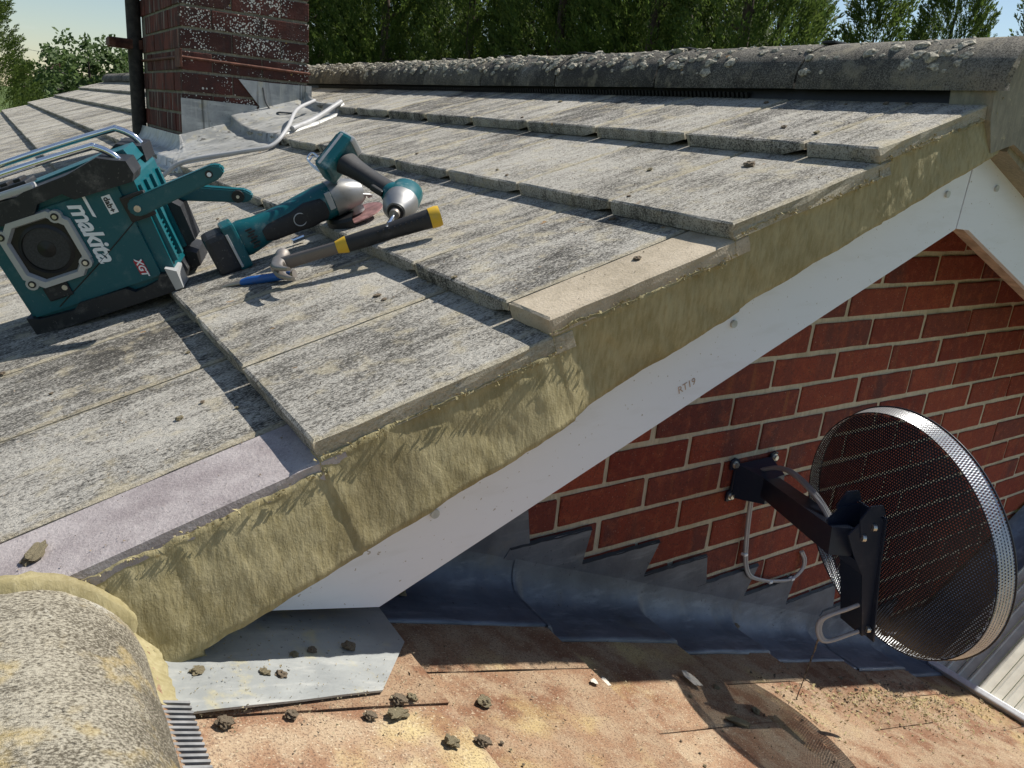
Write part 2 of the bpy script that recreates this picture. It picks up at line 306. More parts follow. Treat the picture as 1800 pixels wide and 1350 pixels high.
# ------------------------------------------------------------------ builders
BASE = {}
def thing(name, label, cat, loc, group=None):
    o = bpy.data.objects.new(name, None); COL.objects.link(o); o.location = loc; o.empty_display_size = .05
    o['label'] = label; o['category'] = cat
    if group: o['group'] = group
    BASE[o] = Vector(loc); return o
def tag(o, label, cat, group=None, kind=None):
    if label: o['label'] = label
    if cat: o['category'] = cat
    if group: o['group'] = group
    if kind: o['kind'] = kind
    return o
class MB:
    def __init__(s): s.v = []; s.f = []; s.sm = []
    def add(s, vs, fs, smooth=False):
        k = len(s.v); s.v += [Vector(x) for x in vs]
        for f in fs: s.f.append([i+k for i in f]); s.sm.append(smooth)
    def hexa(s, c8):   # 8 corners: bottom 4 ccw, top 4
        s.add(c8, [(3, 2, 1, 0), (4, 5, 6, 7), (0, 1, 5, 4), (1, 2, 6, 5), (2, 3, 7, 6), (3, 0, 4, 7)])
    def box(s, c, sx, sy, sz, ax=None, bev=0):
        ax = ax or (Vector((1, 0, 0)), Vector((0, 1, 0)), Vector((0, 0, 1)))
        c = Vector(c); a, b, d = ax[0]*sx*.5, ax[1]*sy*.5, ax[2]*sz*.5
        if bev <= 0:
            s.hexa([c-a-b-d, c+a-b-d, c+a+b-d, c-a+b-d, c-a-b+d, c+a-b+d, c+a+b+d, c-a+b+d]); return
        # bevelled: octagonal-ish prism stack
        bm = bmesh.new(); bmesh.ops.create_cube(bm, size=1)
        for v in bm.verts: v.co = Vector((v.co.x*sx, v.co.y*sy, v.co.z*sz))
        bmesh.ops.bevel(bm, geom=list(bm.edges), offset=bev, segments=2, affect='EDGES', profile=.6)
        bm.verts.index_update()
        s.add([c+ax[0]*v.co.x+ax[1]*v.co.y+ax[2]*v.co.z for v in bm.verts], [[v.index for v in f.verts] for f in bm.faces]); bm.free()
    def prism(s, poly, ext, bev=0):   # poly: list of 3D points (planar), ext: extrusion vector
        n = len(poly); poly = [Vector(p) for p in poly]; e = Vector(ext)
        s.add(poly+[p+e for p in poly], [list(range(n))[::-1], list(range(n, 2*n))]+[(i, (i+1) % n, n+(i+1) % n, n+i) for i in range(n)])
    def tube(s, path, r, seg=10, cap=True, smooth=True, rs=None):
        path = [Vector(p) for p in path]; n = len(path); up = None; rings = []
        for i, p in enumerate(path):
            d = (path[min(i+1, n-1)]-path[max(i-1, 0)]).normalized()
            if up is None:
                up = Vector((0, 0, 1)) if abs(d.z) < .9 else Vector((1, 0, 0))
            a = d.cross(up)
            if a.length < 1e-4: a = d.orthogonal()
            a.normalize(); b = a.cross(d).normalized(); up = b
            rr = rs[i] if rs else r
            rings.append([p+a*math.cos(t)*rr+b*math.sin(t)*rr for t in [2*math.pi*k/seg for k in range(seg)]])
        vs_ = [x for rg in rings for x in rg]; fs = []
        for i in range(n-1):
            for k in range(seg): fs.append((i*seg+k, i*seg+(k+1) % seg, (i+1)*seg+(k+1) % seg, (i+1)*seg+k))
        s.add(vs_, fs, smooth)
        if cap: s.add(rings[0], [list(range(seg))[::-1]]); s.add(rings[-1], [list(range(seg))])
    def loft(s, rings, cap=True, smooth=True):
        seg = len(rings[0]); vs_ = [Vector(x) for rg in rings for x in rg]; fs = []
        for i in range(len(rings)-1):
            for k in range(seg): fs.append((i*seg+k, i*seg+(k+1) % seg, (i+1)*seg+(k+1) % seg, (i+1)*seg+k))
        s.add(vs_, fs, smooth)
        if cap: s.add(rings[0], [list(range(seg))[::-1]]); s.add(rings[-1], [list(range(seg))])
    def cyl(s, a, b, r, seg=16, r2=None): s.tube([a, b], r, seg, True, True, [r, r2 if r2 is not None else r])
    def grid(s, rows, smooth=True, flip=False):
        nr = len(rows); nc = len(rows[0]); vs_ = [x for r_ in rows for x in r_]; fs = []
        for i in range(nr-1):
            for j in range(nc-1):
                f = (i*nc+j, i*nc+j+1, (i+1)*nc+j+1, (i+1)*nc+j); fs.append(f[::-1] if flip else f)
        s.add(vs_, fs, smooth)
    def mesh(s, name, mat, base=Vector((0, 0, 0)), fix=True):
        me = bpy.data.meshes.new(name); me.from_pydata([tuple(v-base) for v in s.v], [], s.f)
        me.polygons.foreach_set('use_smooth', s.sm)
        if fix:
            bm = bmesh.new(); bm.from_mesh(me); bmesh.ops.recalc_face_normals(bm, faces=bm.faces); bm.to_mesh(me); bm.free()
        me.materials.append(M[mat]); me.update(); return me
    def build(s, name, mat, parent=None, fix=True):
        base = BASE.get(parent, Vector((0, 0, 0))) if parent else Vector((0, 0, 0))
        o = bpy.data.objects.new(name, s.mesh(name, mat, base, fix)); COL.objects.link(o)
        if parent: o.parent = parent; BASE[o] = base
        return o
def link_mesh(name, me, mw, parent=None):
    o = bpy.data.objects.new(name, me); COL.objects.link(o)
    if parent:
        o.parent = parent; b = BASE.get(parent, Vector((0, 0, 0))); mw = Matrix.Translation(-b) @ mw
    o.matrix_basis = mw; return o
def frame(o, x, y, z):
    m_ = Matrix((x, y, z)).transposed().to_4x4(); m_.translation = o; return m_
def text_mesh(txt, size, shear=0, offset=0, extrude=.0006, space=1.0):
    cu = bpy.data.curves.new('lettering', 'FONT'); cu.body = txt; cu.size = size; cu.shear = shear; cu.offset = offset; cu.extrude = extrude
    cu.space_character = space; cu.align_x = 'CENTER'; cu.align_y = 'CENTER'; cu.resolution_u = 3
    ob = bpy.data.objects.new('tmp', cu); COL.objects.link(ob)
    bpy.context.view_layer.update()
    me = bpy.data.meshes.new_from_object(ob.evaluated_get(bpy.context.evaluated_depsgraph_get()))
    bpy.data.objects.remove(ob); bpy.data.curves.remove(cu); return me
def lump_mesh(name, mat, seed, sub=2, rough=.35, flat=(1, 1, .7), spiky=1.0):
    bm = bmesh.new(); bmesh.ops.create_icosphere(bm, subdivisions=sub, radius=1); off = seed*13.7
    for v in bm.verts:
        n_ = fbm(v.co.x+off, v.co.y, v.co.z, 1.3*spiky, 3); v.co = v.co*(1+rough*n_*1.3)
        v.co = Vector((v.co.x*flat[0], v.co.y*flat[1], v.co.z*flat[2]))
    me = bpy.data.meshes.new(name); bm.to_mesh(me); bm.free(); me.materials.append(M[mat]); return me

# ------------------------------------------------------------------ ground
g = MB(); g.add([(-1500, -1500, -4.6), (1500, -1500, -4.6), (1500, 1500, -4.6), (-1500, 1500, -4.6)], [(0, 1, 2, 3)])
tag(g.build('ground', 'grass'), 'green lawn around the house', 'ground', kind='structure')

# ------------------------------------------------------------------ roof tiles
def tile_mesh(name, wd, seed, mat, lap=True, rough=.0013, nfine=6, near_rough=0.0, ln=None):
    ln = ln or G*1.09; th = T-.0015; tl = T/G
    xs = [0, .004]+[.004+(ln-.004)*k/7 for k in range(1, 8)]
    ys = [0, .004]+[.004+(wd-.014)*k/nfine for k in range(1, nfine)]+[wd-.010, wd-.0058]
    nx, ny = len(xs), len(ys); off = seed*7.13
    def jit(x, y, z):
        dx = rough*1.6*fbm(x+off, y*1.0, z*3, 42, 2) if x < .002 else 0
        dy = 0
        if y < .002: dy = (rough+near_rough)*1.8*fbm(x, off, z*3, 55, 2)
        if y > wd-.007: dy = rough*1.5*fbm(x, off+9, z*3, 45, 2)
        return x+dx, y+dy
    vs_ = []; fs = []; ix = {}
    for i, x in enumerate(xs):
        for j, y in enumerate(ys):
            z = -x*tl + .0007*fbm(x+off, y, 0, 14, 2)
            if i == 0 or j == 0 or j == ny-1: z -= .0022+.0012*abs(fbm(x*3+off, y*3, 1, 30, 2))
            px, py = jit(x, y, 0); ix[i, j] = len(vs_); vs_.append((px, py, z))
    for i in range(nx-1):
        for j in range(ny-1): fs.append((ix[i, j], ix[i+1, j], ix[i+1, j+1], ix[i, j+1]))
    per = [(0, j) for j in range(ny)]+[(i, ny-1) for i in range(1, nx)]+[(nx-1, j) for j in range(ny-2, -1, -1)]+[(i, 0) for i in range(nx-2, 0, -1)]
    def ring(frac, nn):
        r_ = []
        for (i, j) in per:
            x, y = xs[i], ys[j]; f_ = frac
            if lap and y < .024+.012*((seed*37) % 3) and x < .02 and frac > .5: f_ = .5+.05*(seed % 3)
            z = -x*tl-th*f_; px, py = jit(x, y, -.02*frac*3)
            if 0 < frac < 1: px -= .0008 if i == 0 else 0
            r_.append(len(vs_)); vs_.append((px, py, z))
        return r_
    r0 = [ix[k] for k in per]; r1 = ring(.5, 1); r2 = ring(1, 2); n = len(per)
    for a, b in ((r0, r1), (r1, r2)):
        for k in range(n): fs.append((a[k], a[(k+1) % n], b[(k+1) % n], b[k]))
    fs.append(r2)
    mb = MB(); mb.add(vs_, fs); return mb.mesh(name, mat)
W = .297
tile_variants = [tile_mesh('roof_tile', W, s_, 'tile') for s_ in range(7)]

roof = thing('main_roof', 'long grey lichen covered concrete tile roof rising to a mossy ridge', 'roof', tuple(O))
def place_tile(me, S, y, parent, name='roof_tile', dz=0.0, tw=0.0):
    mw = frame(P(S, y, dz), U, Vector((0, 1, 0)), N) @ Matrix.Rotation(tw, 4, 'Z')
    return link_mesh(name, me, mw, parent)
joint0 = {-1: .03, 0: -.130, 1: .035, 2: -.158, 3: .025, 4: -.115}
YEND = 11.9
for k in range(-1, 5):
    y0 = joint0[k]; wv = y0-YV
    matv = {0: 'tile_purple', 2: 'tile_buff'}.get(k, 'tile')
    me = tile_mesh('verge_tile', wv, 40+k, matv, lap=False, rough=.001, nfine=5, near_rough=.0016 if matv == 'tile' else .0004)
    o = place_tile(me, k, YV, roof, 'verge_tile')
    if k == 0: o['label'] = 'clean purple grey cut tile at the verge'
    if k == 2: o['label'] = 'clean buff cut tile at the verge'
    y = y0; i = 0
    ymax = YEND if k >= 0 else 1.6
    while y < ymax:
        place_tile(tile_variants[rnd.randrange(7)], k+rnd.uniform(-.006, .006), y, roof, dz=rnd.uniform(-.0012, .0008), tw=rnd.uniform(-.003, .003)); y += W
# deck below the tiles so that no light leaks, and the slope behind the ridge
dk = MB()
dk.prism([P(-1.2, YV+.02, -.06), P(5.15, YV+.02, -.06), P(5.15, YV+.02, -.085), P(-1.2, YV+.02, -.085)], (0, YEND-YV, 0))
dk.build('roof_deck', 'deck', roof)
XR = .655
def PR(S, y, n=0):
    v = P(S, y, n); return Vector((2*XR-v.x, v.y, v.z))
bk = MB(); rows = []
for k in range(4, -5, -1):
    for (s_, n_) in ((k+1, -T), (k, 0), (k, -T+.001)): rows.append([PR(s_, y, n_) for y in (YV, 3, YEND)])
bk.grid(rows, False); bk.build('rear_slope', 'tile', roof)
rm = MB(); rm.prism([PR(-3, YV+.004, -.02), PR(5.1, YV+.004, -.02), PR(5.1, YV+.004, -.13), PR(-3, YV+.004, -.13)], (0, .05, 0)); rm.build('rear_verge_mortar', 'endmortar', roof)

# ridge
RC = Vector((XR+.004, 0, .874)); RR = .125; RZ = .092
def ridge_mesh(name, ln, r, th, seed, mat, a0=-8, a1=188, rag=.002, rz=None):
    rz = (rz or r)/r
    mb = MB(); na = 22; nl = 14; rows_o = []; rows_i = []
    for j in range(nl+1):
        y = ln*j/nl; ro = []; ri = []
        for i in range(na+1):
            a = R(a0+(a1-a0)*i/na)
            k = 1+.008*fbm(math.cos(a)*r+seed, y, math.sin(a)*r, 16, 3)
            e = .004*(1 if j in (0, nl) else 0)
            yy = y+(rag*fbm(i*.3, seed, j, 1.5, 2) if j in (0, nl) else 0)
            ro.append(Vector((-math.cos(a)*(r-e)*k, yy, math.sin(a)*(r-e)*k*rz))); ri.append(Vector((-math.cos(a)*(r-th), yy, math.sin(a)*(r-th)*rz)))
        rows_o.append(ro); rows_i.append(ri)
    mb.grid(rows_o); mb.grid(rows_i, True, True)
    for rw in ((rows_o[0], rows_i[0]), (rows_o[-1], rows_i[-1])): mb.grid(list(rw), False)
    mb.grid([[r_[0] for r_ in rows_o], [r_[0] for r_ in rows_i]], False); mb.grid([[r_[-1] for r_ in rows_o], [r_[-1] for r_ in rows_i]], False)
    return mb.mesh(name, mat)
RL = .452
rv = [ridge_mesh('ridge_tile', RL-.006, RR, .02, s_*3.1, 'tile_ridge', rz=RZ) for s_ in range(4)]
y = -.288; k = 0
while y < YEND:
    link_mesh('ridge_tile', rv[k % 4], Matrix.Translation(Vector((RC.x, y, RC.z+rnd.uniform(-.003, .003)))) @ Matrix.Rotation(rnd.uniform(-.006, .006), 4, 'X'), roof)
    # plastic clip where two ridge tiles meet
    if k and y < 6:
        c = MB(); c.box(Vector((XR, y, RC.z+RZ+.003)), .05, .035, .006, bev=.002); c.build('ridge_clip', 'dark', roof)
    y += RL; k += 1
vsb = MB(); vsb.prism([P(4.93, 0, -.028), P(5.25, 0, -.028), P(5.25, 0, .012), P(5.02, 0, .012)], (0, 1, 0))
for v in vsb.v: v.y = (YV+.05) if v.y < .5 else YEND
vsb.build('ridge_ventilation_strip', 'dark', roof)
# comb teeth of that strip near the gable
ct = MB(); yy = .3
while yy < 3.2:
    ct.box(P(4.93, yy, -.018), .006, .007, .014, (U, Vector((0, 1, 0)), N)); yy += .014
tag(ct.build('ventilation_teeth', 'dark', roof), None, None, kind='stuff')
em = MB(); pr = []
for i in range(19):
    a = R(180*i/18); pr.append(Vector((XR-math.cos(a)*(RR-.014), -.268, RC.z+math.sin(a)*(RZ-.014))))
pr += [Vector((XR+.11, -.272, RC.z-.13)), Vector((XR, -.272, RC.z-.095)), Vector((XR-.075, -.272, RC.z-.115)), Vector((XR-.105, -.272, RC.z-.06))]
em.prism(pr, (0, .08, 0)); em.build('ridge_end_mortar', 'endmortar', roof)

# verge mortar
def interp(x, pts):
    for a, b in zip(pts, pts[1:]):
        if x <= b[0]: return a[1]+(b[1]-a[1])*max(0, (x-a[0]))/(b[0]-a[0])
    return pts[-1][1]
def nbot(S):
    pts = [(-1.2, -.15), (.4, -.158), (2.4, -.157), (3.35, -.143), (4.5, -.124), (5.2, -.12)]
    for a, b in zip(pts, pts[1:]):
        if a[0] <= S <= b[0]: return a[1]+(b[1]-a[1])*(S-a[0])/(b[0]-a[0])
    return pts[0][1] if S < pts[0][0] else pts[-1][1]
vm = MB(); rows = []; NS = 620; NV = 16; crumbs = []
for i in range(NS+1):
    S = -.9+(5.02+.9)*i/NS; k = math.floor(S); f = S-k
    rag = fbm(S*G, 3.3, 0, 30, 4)
    ntop = -T*f-T+.003+.005*rag+{0: .011, 1: .002}.get(k, .002)
    big = max(0, fbm(S*G, 8.8, 0, 5, 2)-.2)
    ntop += .014*big
    nb = nbot(S)-.012-.004*fbm(S, 1.7, 0, 4, 3)
    bulge = interp(S, [(-1, .034), (.9, .032), (1.3, .026), (1.9, .018), (2.15, -.002), (3.3, -.004), (3.8, .004), (4.3, .012), (5.1, .010)])
    row = []
    for j in range(NV+1):
        v_ = j/NV; n_ = ntop+(nb-ntop)*v_
        yy = YV+.003 - bulge*min(1, v_*1.12)**.9
        yy += .0042*fbm(S*G, n_, 0, 7, 3)+.0012*fbm(S*G, n_, 2, 45, 3)
        if v_ > .88: yy += (v_-.88)/.12*(.030 if S > .4 else .012)
        if j == 0: yy = YV-.0008
        row.append(P(S, yy, n_))
    # back to the board / under the tile
    row = [P(S, YV+.03, ntop+.001)]+row+[P(S, -.205, nb+.001)]
    rows.append(row)
    if rnd.random() < .3+.6*max(0, fbm(S*G, 2, 0, 12, 2)): crumbs.append((S, ntop+rnd.uniform(-.003, .004)))
vm.grid(rows); vmo = vm.build('verge_mortar', 'verge', roof)
cr = MB()
for (S, n_) in crumbs*2:
    for _ in range(2):
        c = P(S+rnd.uniform(-.03, .03), YV-.003-rnd.uniform(0, .003), n_+rnd.uniform(-.004, .003)); r_ = rnd.uniform(.0008, .0028)
        pts = [c+Vector((rnd.uniform(-1, 1), rnd.uniform(-1, 1), rnd.uniform(-1, 1)))*r_*1.3 for _ in range(4)]
        cr.add(pts, [(0, 1, 2), (0, 3, 1), (1, 3, 2), (2, 3, 0)])
tag(cr.build('mortar_crumbs', 'verge', roof), None, None, kind='stuff')

# bargeboards: white board on a timber backing, left one and right one
def board(poly, name, ext, mat, y):
    b = MB(); b.prism([Vector((x, y, z)) for x, z in poly], (0, ext, 0)); return b.build(name, mat, roof)
bl = [(-.814, .166), (-.802, .152), (-.576, .093), (.640, .6125), (.646, .80)]
bl = [(-.86, .145), (-.80, .150), (-.576, .093), (.6400, .6125), (.6462, .800), (-.86, .178)]
br = [(.6432, .6135), (.69, .611), (3.0, -.336), (3.0, -.17), (.6496, .800)]
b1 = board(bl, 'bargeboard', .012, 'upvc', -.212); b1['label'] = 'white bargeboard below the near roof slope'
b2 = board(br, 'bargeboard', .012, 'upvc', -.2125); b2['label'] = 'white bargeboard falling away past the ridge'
board([(x+(.002 if x < .6 else -.004), z+.0012) for x, z in bl], 'barge_timber', .030, 'timber', -.1995)
board([(.652, .6165), (.69, .6125), (2.99, -.330), (2.99, -.172), (.655, .79)], 'barge_timber', .030, 'timber', -.1995)
for (x, z, b_) in ((-.50, .22, b1), (.035, .455, b1), (.576, .679, b1), (.752, .696, b2)):
    s_ = MB(); s_.cyl((x, -.2165, z), (x, -.2085, z), .0065, 18); s_.build('screw_cap', 'screw', b_)
mk = text_mesh('RT19', .018, 0, 0, .0002); mk.materials.clear(); mk.materials.append(M['timber'])
link_mesh('faded_stamp', mk, frame(Vector((-.049, -.2126, .356)), U, Vector((-math.sin(PM), 0, math.cos(PM))), Vector((0, -1, 0))), b1)

# ------------------------------------------------------------------ gable wall
wall = thing('gable_wall', 'red brick gable wall in shade below the white bargeboards', 'wall', (0, 0, -1))
wm = MB(); wm.prism([(-1.6, .0045, -4.6), (3.0, .0045, -4.6), (3.0, .0045, -.2), (XR, .0045, .83), (-1.6, .0045, -.12)], (0, .2, 0))
wm.build('mortar_bed', 'wall_mortar', wall)
def brick_mesh(name, L, H, D, seed, mat, cut=None):
    mb = MB(); nx, nz_ = 7, 3; off = seed*5.7; b = .0035
    xs = [0, b]+[b+(L-2*b)*k/nx for k in range(1, nx)]+[L-b, L]; zs = [0, b, H*.35, H*.65, H-b, H]
    ix = []; vs_ = []
    for i, x in enumerate(xs):
        r_ = []
        for j, z in enumerate(zs):
            e = (i in (0, len(xs)-1)) + (j in (0, len(zs)-1))
            y = .0012*e+.0006*fbm(x+off, z, 0, 40, 2)
            dx = .0016*fbm(off, z, 1, 50, 2) if i in (0, len(xs)-1) else 0
            dz = .0015*fbm(x, off, 2, 45, 2) if j in (0, len(zs)-1) else 0
            r_.append(len(vs_)); vs_.append((x+dx, y, z+dz))
        ix.append(r_)
    fs = [(ix[i][j], ix[i+1][j], ix[i+1][j+1], ix[i][j+1]) for i in range(len(xs)-1) for j in range(len(zs)-1)]
    per = [ix[i][0] for i in range(len(xs))]+[ix[-1][j] for j in range(1, len(zs))]+[ix[i][-1] for i in range(len(xs)-2, -1, -1)]+[ix[0][j] for j in range(len(zs)-2, 0, -1)]
    n = len(per); bk_ = []
    for p in per: bk_.append(len(vs_)); q = vs_[p]; vs_.append((q[0], D, q[2]))
    fs += [(per[(k+1) % n], per[k], bk_[k], bk_[(k+1) % n]) for k in range(n)]
    mb.add(vs_, fs); return mb.mesh(name, mat)
bvar = [brick_mesh('brick', .2125, .0625, .05, s_, 'brick') for s_ in range(8)]
for r_ in range(-13, 9):
    z = .075*r_+.005
    for h in range(-10, 28):
        if (h % 2 == 0) != (r_ % 2 != 0): continue
        x = h*.1125+.005
        xc = x+.107
        if xc < -.62 or xc > 2.95: continue
        top = .79-abs(xc-XR)*.42
        low_ = -.172-.416*xc if xc < 1.5 else -.78+(xc-1.4)*.45
        if z > top or z+.065 < low_-.02: continue
        link_mesh('brick', bvar[rnd.randrange(8)], frame(Vector((x+rnd.uniform(-.003, .003), rnd.uniform(-.0012, .0012), z+rnd.uniform(-.0015, .0015))), Vector((1, 0, 0)), Vector((0, 1, 0)), Vector((0, 0, 1))) @ Matrix.Rotation(rnd.uniform(-.006, .006), 4, 'Y'), wall)

# ------------------------------------------------------------------ lower roof
low = thing('lower_roof', 'sandy red concrete tile roof sloping down along the brick gable', 'roof', tuple(Q(-.95, -.5)))
lower_variants = [tile_mesh('roof_tile', W+.003, 100+s_, 'lower', lap=False, rough=.0012, ln=.355*1.08) for s_ in range(6)]
GL = .355; UE = [-.60+GL*k for k in range(-1, 7)]
jl = [-.262, -.372, -.267, -.398, -.25, -.39, -.262, -.39]
for k, ue in enumerate(UE):
    y = jl[k]+2*W
    while y > 0.12: y -= W
    while y > -1.6:
        mw = frame(Q(ue+rnd.uniform(-.003, .003), y, .013+rnd.uniform(-.001, .001)), -LU, Vector((0, -1, 0)), LN) @ Matrix.Rotation(rnd.uniform(-.004, .004), 4, 'Z')
        link_mesh('roof_tile', lower_variants[rnd.randrange(6)], mw, low); y -= W
ld = MB(); ld.prism([Q(-.99, .0, -.055), Q(1.5, 0, -.055), Q(1.5, 0, -.08), Q(-.99, 0, -.08)], (0, -1.7, 0)); ld.build('roof_deck', 'deck', low)
# left slope of the lower roof, mirrored about its ridge
XL = -1.0
lt = MB(); rows = []
for k in range(0, 3):
    for (uu, n_) in ((k, 0), (k+1, T), (k+1, 0)):
        q_ = Q(-.94+uu*.338, 0, n_-.013); rows.append([Vector((2*XL-q_.x, y_, q_.z)) for y_ in (-.27, -1.6)])
lt.grid(rows, False); lt.build('left_slope', 'lower', low)
lr = [ridge_mesh('ridge_tile', RL-.006, .126, .02, 50+s_*3.1, 'tile_ridge_low', rag=.003) for s_ in range(2)]
y = -.272
for k in range(3):
    link_mesh('ridge_tile', lr[k % 2], Matrix.Translation(Vector((XL, y-RL, .150))), low); y -= RL
# ventilated roll beside the ridge tile
vc = MB(); yy = -.385
while yy > -1.6:
    vc.box(Q(-.944, yy, .010), .030, .0036, .006, (LU, Vector((0, 1, 0)), LN)); yy -= .0076
vc.box(Q(-.950, -1.0, -.001), .034, 1.25, .004, (LU, Vector((0, 1, 0)), LN))
vo = vc.build('ventilation_strip', 'comb', low); vo['label'] = 'ribbed grey ventilation comb under the ridge tile'
# yellow mortar pointing where the lower ridge meets the verge
ym = MB(); rows = []
for i in range(41):
    a = R(2+176*i/40); row = []
    for j in range(7):
        v_ = j/6; rr = (.118 if j == 0 else .1285+.004*math.sin(v_*math.pi)+.0025*fbm(i*.5, j*.5, 0, 1.6, 3))
        row.append(Vector((XL-math.cos(a)*rr*-1*-1, -.284+.024*v_+.008*fbm(i*.15, 3, 0, 1.5, 3), .150+math.sin(a)*rr)))
    rows.append(row)
ym.grid(rows); ym.build('ridge_pointing', 'verge', low)
# side mortar between ridge edge and the lead
sm = MB(); rows = []
for i in range(30):
    y_ = -.255-.135*i/29; rows.append([Q(-.968, y_, .020), Q(-.950+.003*fbm(i*.3, 0, 0, 1, 2), y_, .010+.004*fbm(i*.4, 1, 0, 1, 2)), Q(-.936+.006*fbm(i*.35, 2, 0, 1, 2), y_, .006), Q(-.928+.006*fbm(i*.35, 2, 0, 1, 2), y_, -.012)])
sm.grid(rows); sm.build('side_pointing', 'verge', low)

# lead saddle
def lead_patch(uv, name, mat, n0=.004, parent=None, res=.012):
    bm = bmesh.new(); us = [p[0] for p in uv]; 
    f = bm.faces.new([bm.verts.new((p[0], p[1], 0)) for p in uv])
    u0, u1 = min(us), max(us); ys_ = [p[1] for p in uv]; v0, v1 = min(ys_), max(ys_)
    k = u0+res
    while k < u1: bmesh.ops.bisect_plane(bm, geom=bm.verts[:]+bm.edges[:]+bm.faces[:], plane_co=(k, 0, 0), plane_no=(1, 0, 0)); k += res
    k = v0+res
    while k < v1: bmesh.ops.bisect_plane(bm, geom=bm.verts[:]+bm.edges[:]+bm.faces[:], plane_co=(0, k, 0), plane_no=(0, 1, 0)); k += res
    r_ = bmesh.ops.extrude_face_region(bm, geom=bm.faces[:])
    for e in r_['geom']:
        if isinstance(e, bmesh.types.BMVert): e.co.z += .0028
    for v in bm.verts:
        u_, y_, z_ = v.co
        n_ = n0+lower_n(u_)+z_+.0022*fbm(u_, y_, 0, 7, 3)
        v.co = Q(u_, y_, n_)
    bmesh.ops.recalc_face_normals(bm, faces=bm.faces)
    me = bpy.data.meshes.new(name); bm.to_mesh(me); bm.free(); me.materials.append(M[mat])
    o = bpy.data.objects.new(name, me); COL.objects.link(o); return o
def lower_n(u_):
    # tile top above the mean plane at u
    f = (u_+.60)/.355; f = f-math.floor(f)      # 0 just past a front edge, 1 at the next front edge
    n_ = -.013+.026*f
    if f < .06: n_ += .026*(1-f/.06)            # draped over the step
    return n_
sad = lead_patch([(-.935, -.378), (-.69, -.352), (-.607, -.248), (-.604, -.03), (-.935, -.03)], 'lead_saddle', 'lead_pale', .003)
tag(sad, 'pale dusty lead sheet laid under the foot of the bargeboard', 'lead sheet')

# ------------------------------------------------------------------ stepped lead flashing
fl = thing('stepped_flashing', 'dark blue grey stepped lead flashing along the foot of the brick gable', 'flashing', tuple(Q(-.4, -.02)))
def zfold(x): return -.172-.416*x+.050
steps = []
for k in range(-3, 11):
    xl = -.222+.1792*k; zt = -.011-.075*k; steps.append((xl, xl+.2+(.012 if k % 2 else -.006), zt))
sheets = [(0, 3), (3, 6), (6, 9), (9, 12), (12, 14)]
rs = random.Random(3)
for si, (a, b) in enumerate(sheets):
    top = []
    for k in range(a, b):
        xl, xr, zt = steps[k]; m_ = 9
        for q in range(m_+1):
            top.append((xl+(xr-xl)*q/m_, zt+rs.uniform(-.0012, .0012)))
    x0 = top[0][0]-(.03 if si == 0 else .012); x1 = top[-1][0]
    yy = -.0065-.0014*(si % 2)
    poly = [Vector((x, yy, z)) for x, z in top]+[Vector((x1+.02, yy, zfold(x1+.02)-.004)), Vector((x0, yy, zfold(x0)-.004))]
    ps = MB(); ps.prism(poly, (0, .003, 0)); ps.build('lead_sheet', 'lead', fl)
    # dark strip above each tread: black sealant line plus a painted shadow gap
    sl = MB()
    for k in range(a, b):
        xl, xr, zt = steps[k]; n_ = 14
        rows = [[], []]
        for q in range(n_+1):
            x = xl+(xr-xl)*q/n_; j_ = rs.uniform(-.0012, .0012)
            rows[0].append(Vector((x, yy-.002, zt-.0015+j_))); rows[1].append(Vector((x, yy+.004, zt+.0045+j_)))
        sl.grid(rows, False)
    sl.build('sealant_shadow', 'dark', fl)
    # apron lying on the tiles
    u0 = (x0)/math.cos(QL); u1 = (x1+.02)/math.cos(QL); ap = MB(); rows = []; nu = int((u1-u0)/.006)
    for i in range(nu+1):
        u_ = u0+(u1-u0)*i/nu; row = []
        edge = -.146-.004*fbm(u_, si, 0, 5, 2)-.004*(si % 2)
        for j in range(15):
            v_ = j/14
            if v_ < .45:
                t_ = v_/.45; y_ = -.0062-.0014*(si % 2)-.055*t_**1.7; hh = .070*(1-t_)**1.6; n_ = hh+(lower_n(u_)+.004)*t_
            else:
                t_ = (v_-.45)/.55; y_ = -.0620+(edge+.062)*t_; n_ = lower_n(u_)+.004
            n_ += .0016*fbm(u_, y_, si, 12, 3)*min(1, v_*3)
            if v_ > .9: n_ += .002*max(0, fbm(u_, 7, si, 6, 2))
            row.append(Q(u_, y_, n_+.0012*(si % 2)))
        row.append(Q(u_, edge-.0005, lower_n(u_)-.001)); rows.append(row)
    ap.grid(rows); ap.build('lead_apron', 'lead', fl)

# the neighbouring ribbed plastic roof rising beyond the valley, with its own flashing
RA = R(28); VX, VZ = 1.36, -.735
RU = Vector((math.cos(RA), 0, math.sin(RA))); RN = Vector((-math.sin(RA), 0, math.cos(RA)))
pol = thing('ribbed_plastic_roof', 'ivory ribbed plastic sheet roof rising from the valley beyond the dish', 'roof', (VX, -.2, VZ))
def PV(a, y, n=0): v = Vector((VX, 0, VZ))+RU*a+RN*n; v.y = y; return v
y = -.105; k = 0
while y > -1.4:
    pb = MB(); wd = .034
    prof = [(0, 0), (.003, .005), (.008, .006), (.011, .002), (.026, .0), (wd-.0015, .0)]
    pb.grid([[PV(-.01, y-a_, n_), ] and [PV(x_, y-a_, n_) for x_ in (0, .5, 1.1)] for a_, n_ in prof], False)
    pb.build('ribbed_panel', 'poly', pol); y -= wd; k += 1
tr = MB(); tr.box(PV(-.012, -.75, .008), .02, 1.3, .022, (RU, Vector((0, 1, 0)), RN), bev=.004); tr.build('edge_trim', 'alu', pol)
tr = MB(); tr.box(PV(-.036, -.75, -.004), .018, 1.3, .012, (RU, Vector((0, 1, 0)), RN), bev=.003); tr.build('edge_trim', 'alu', pol)
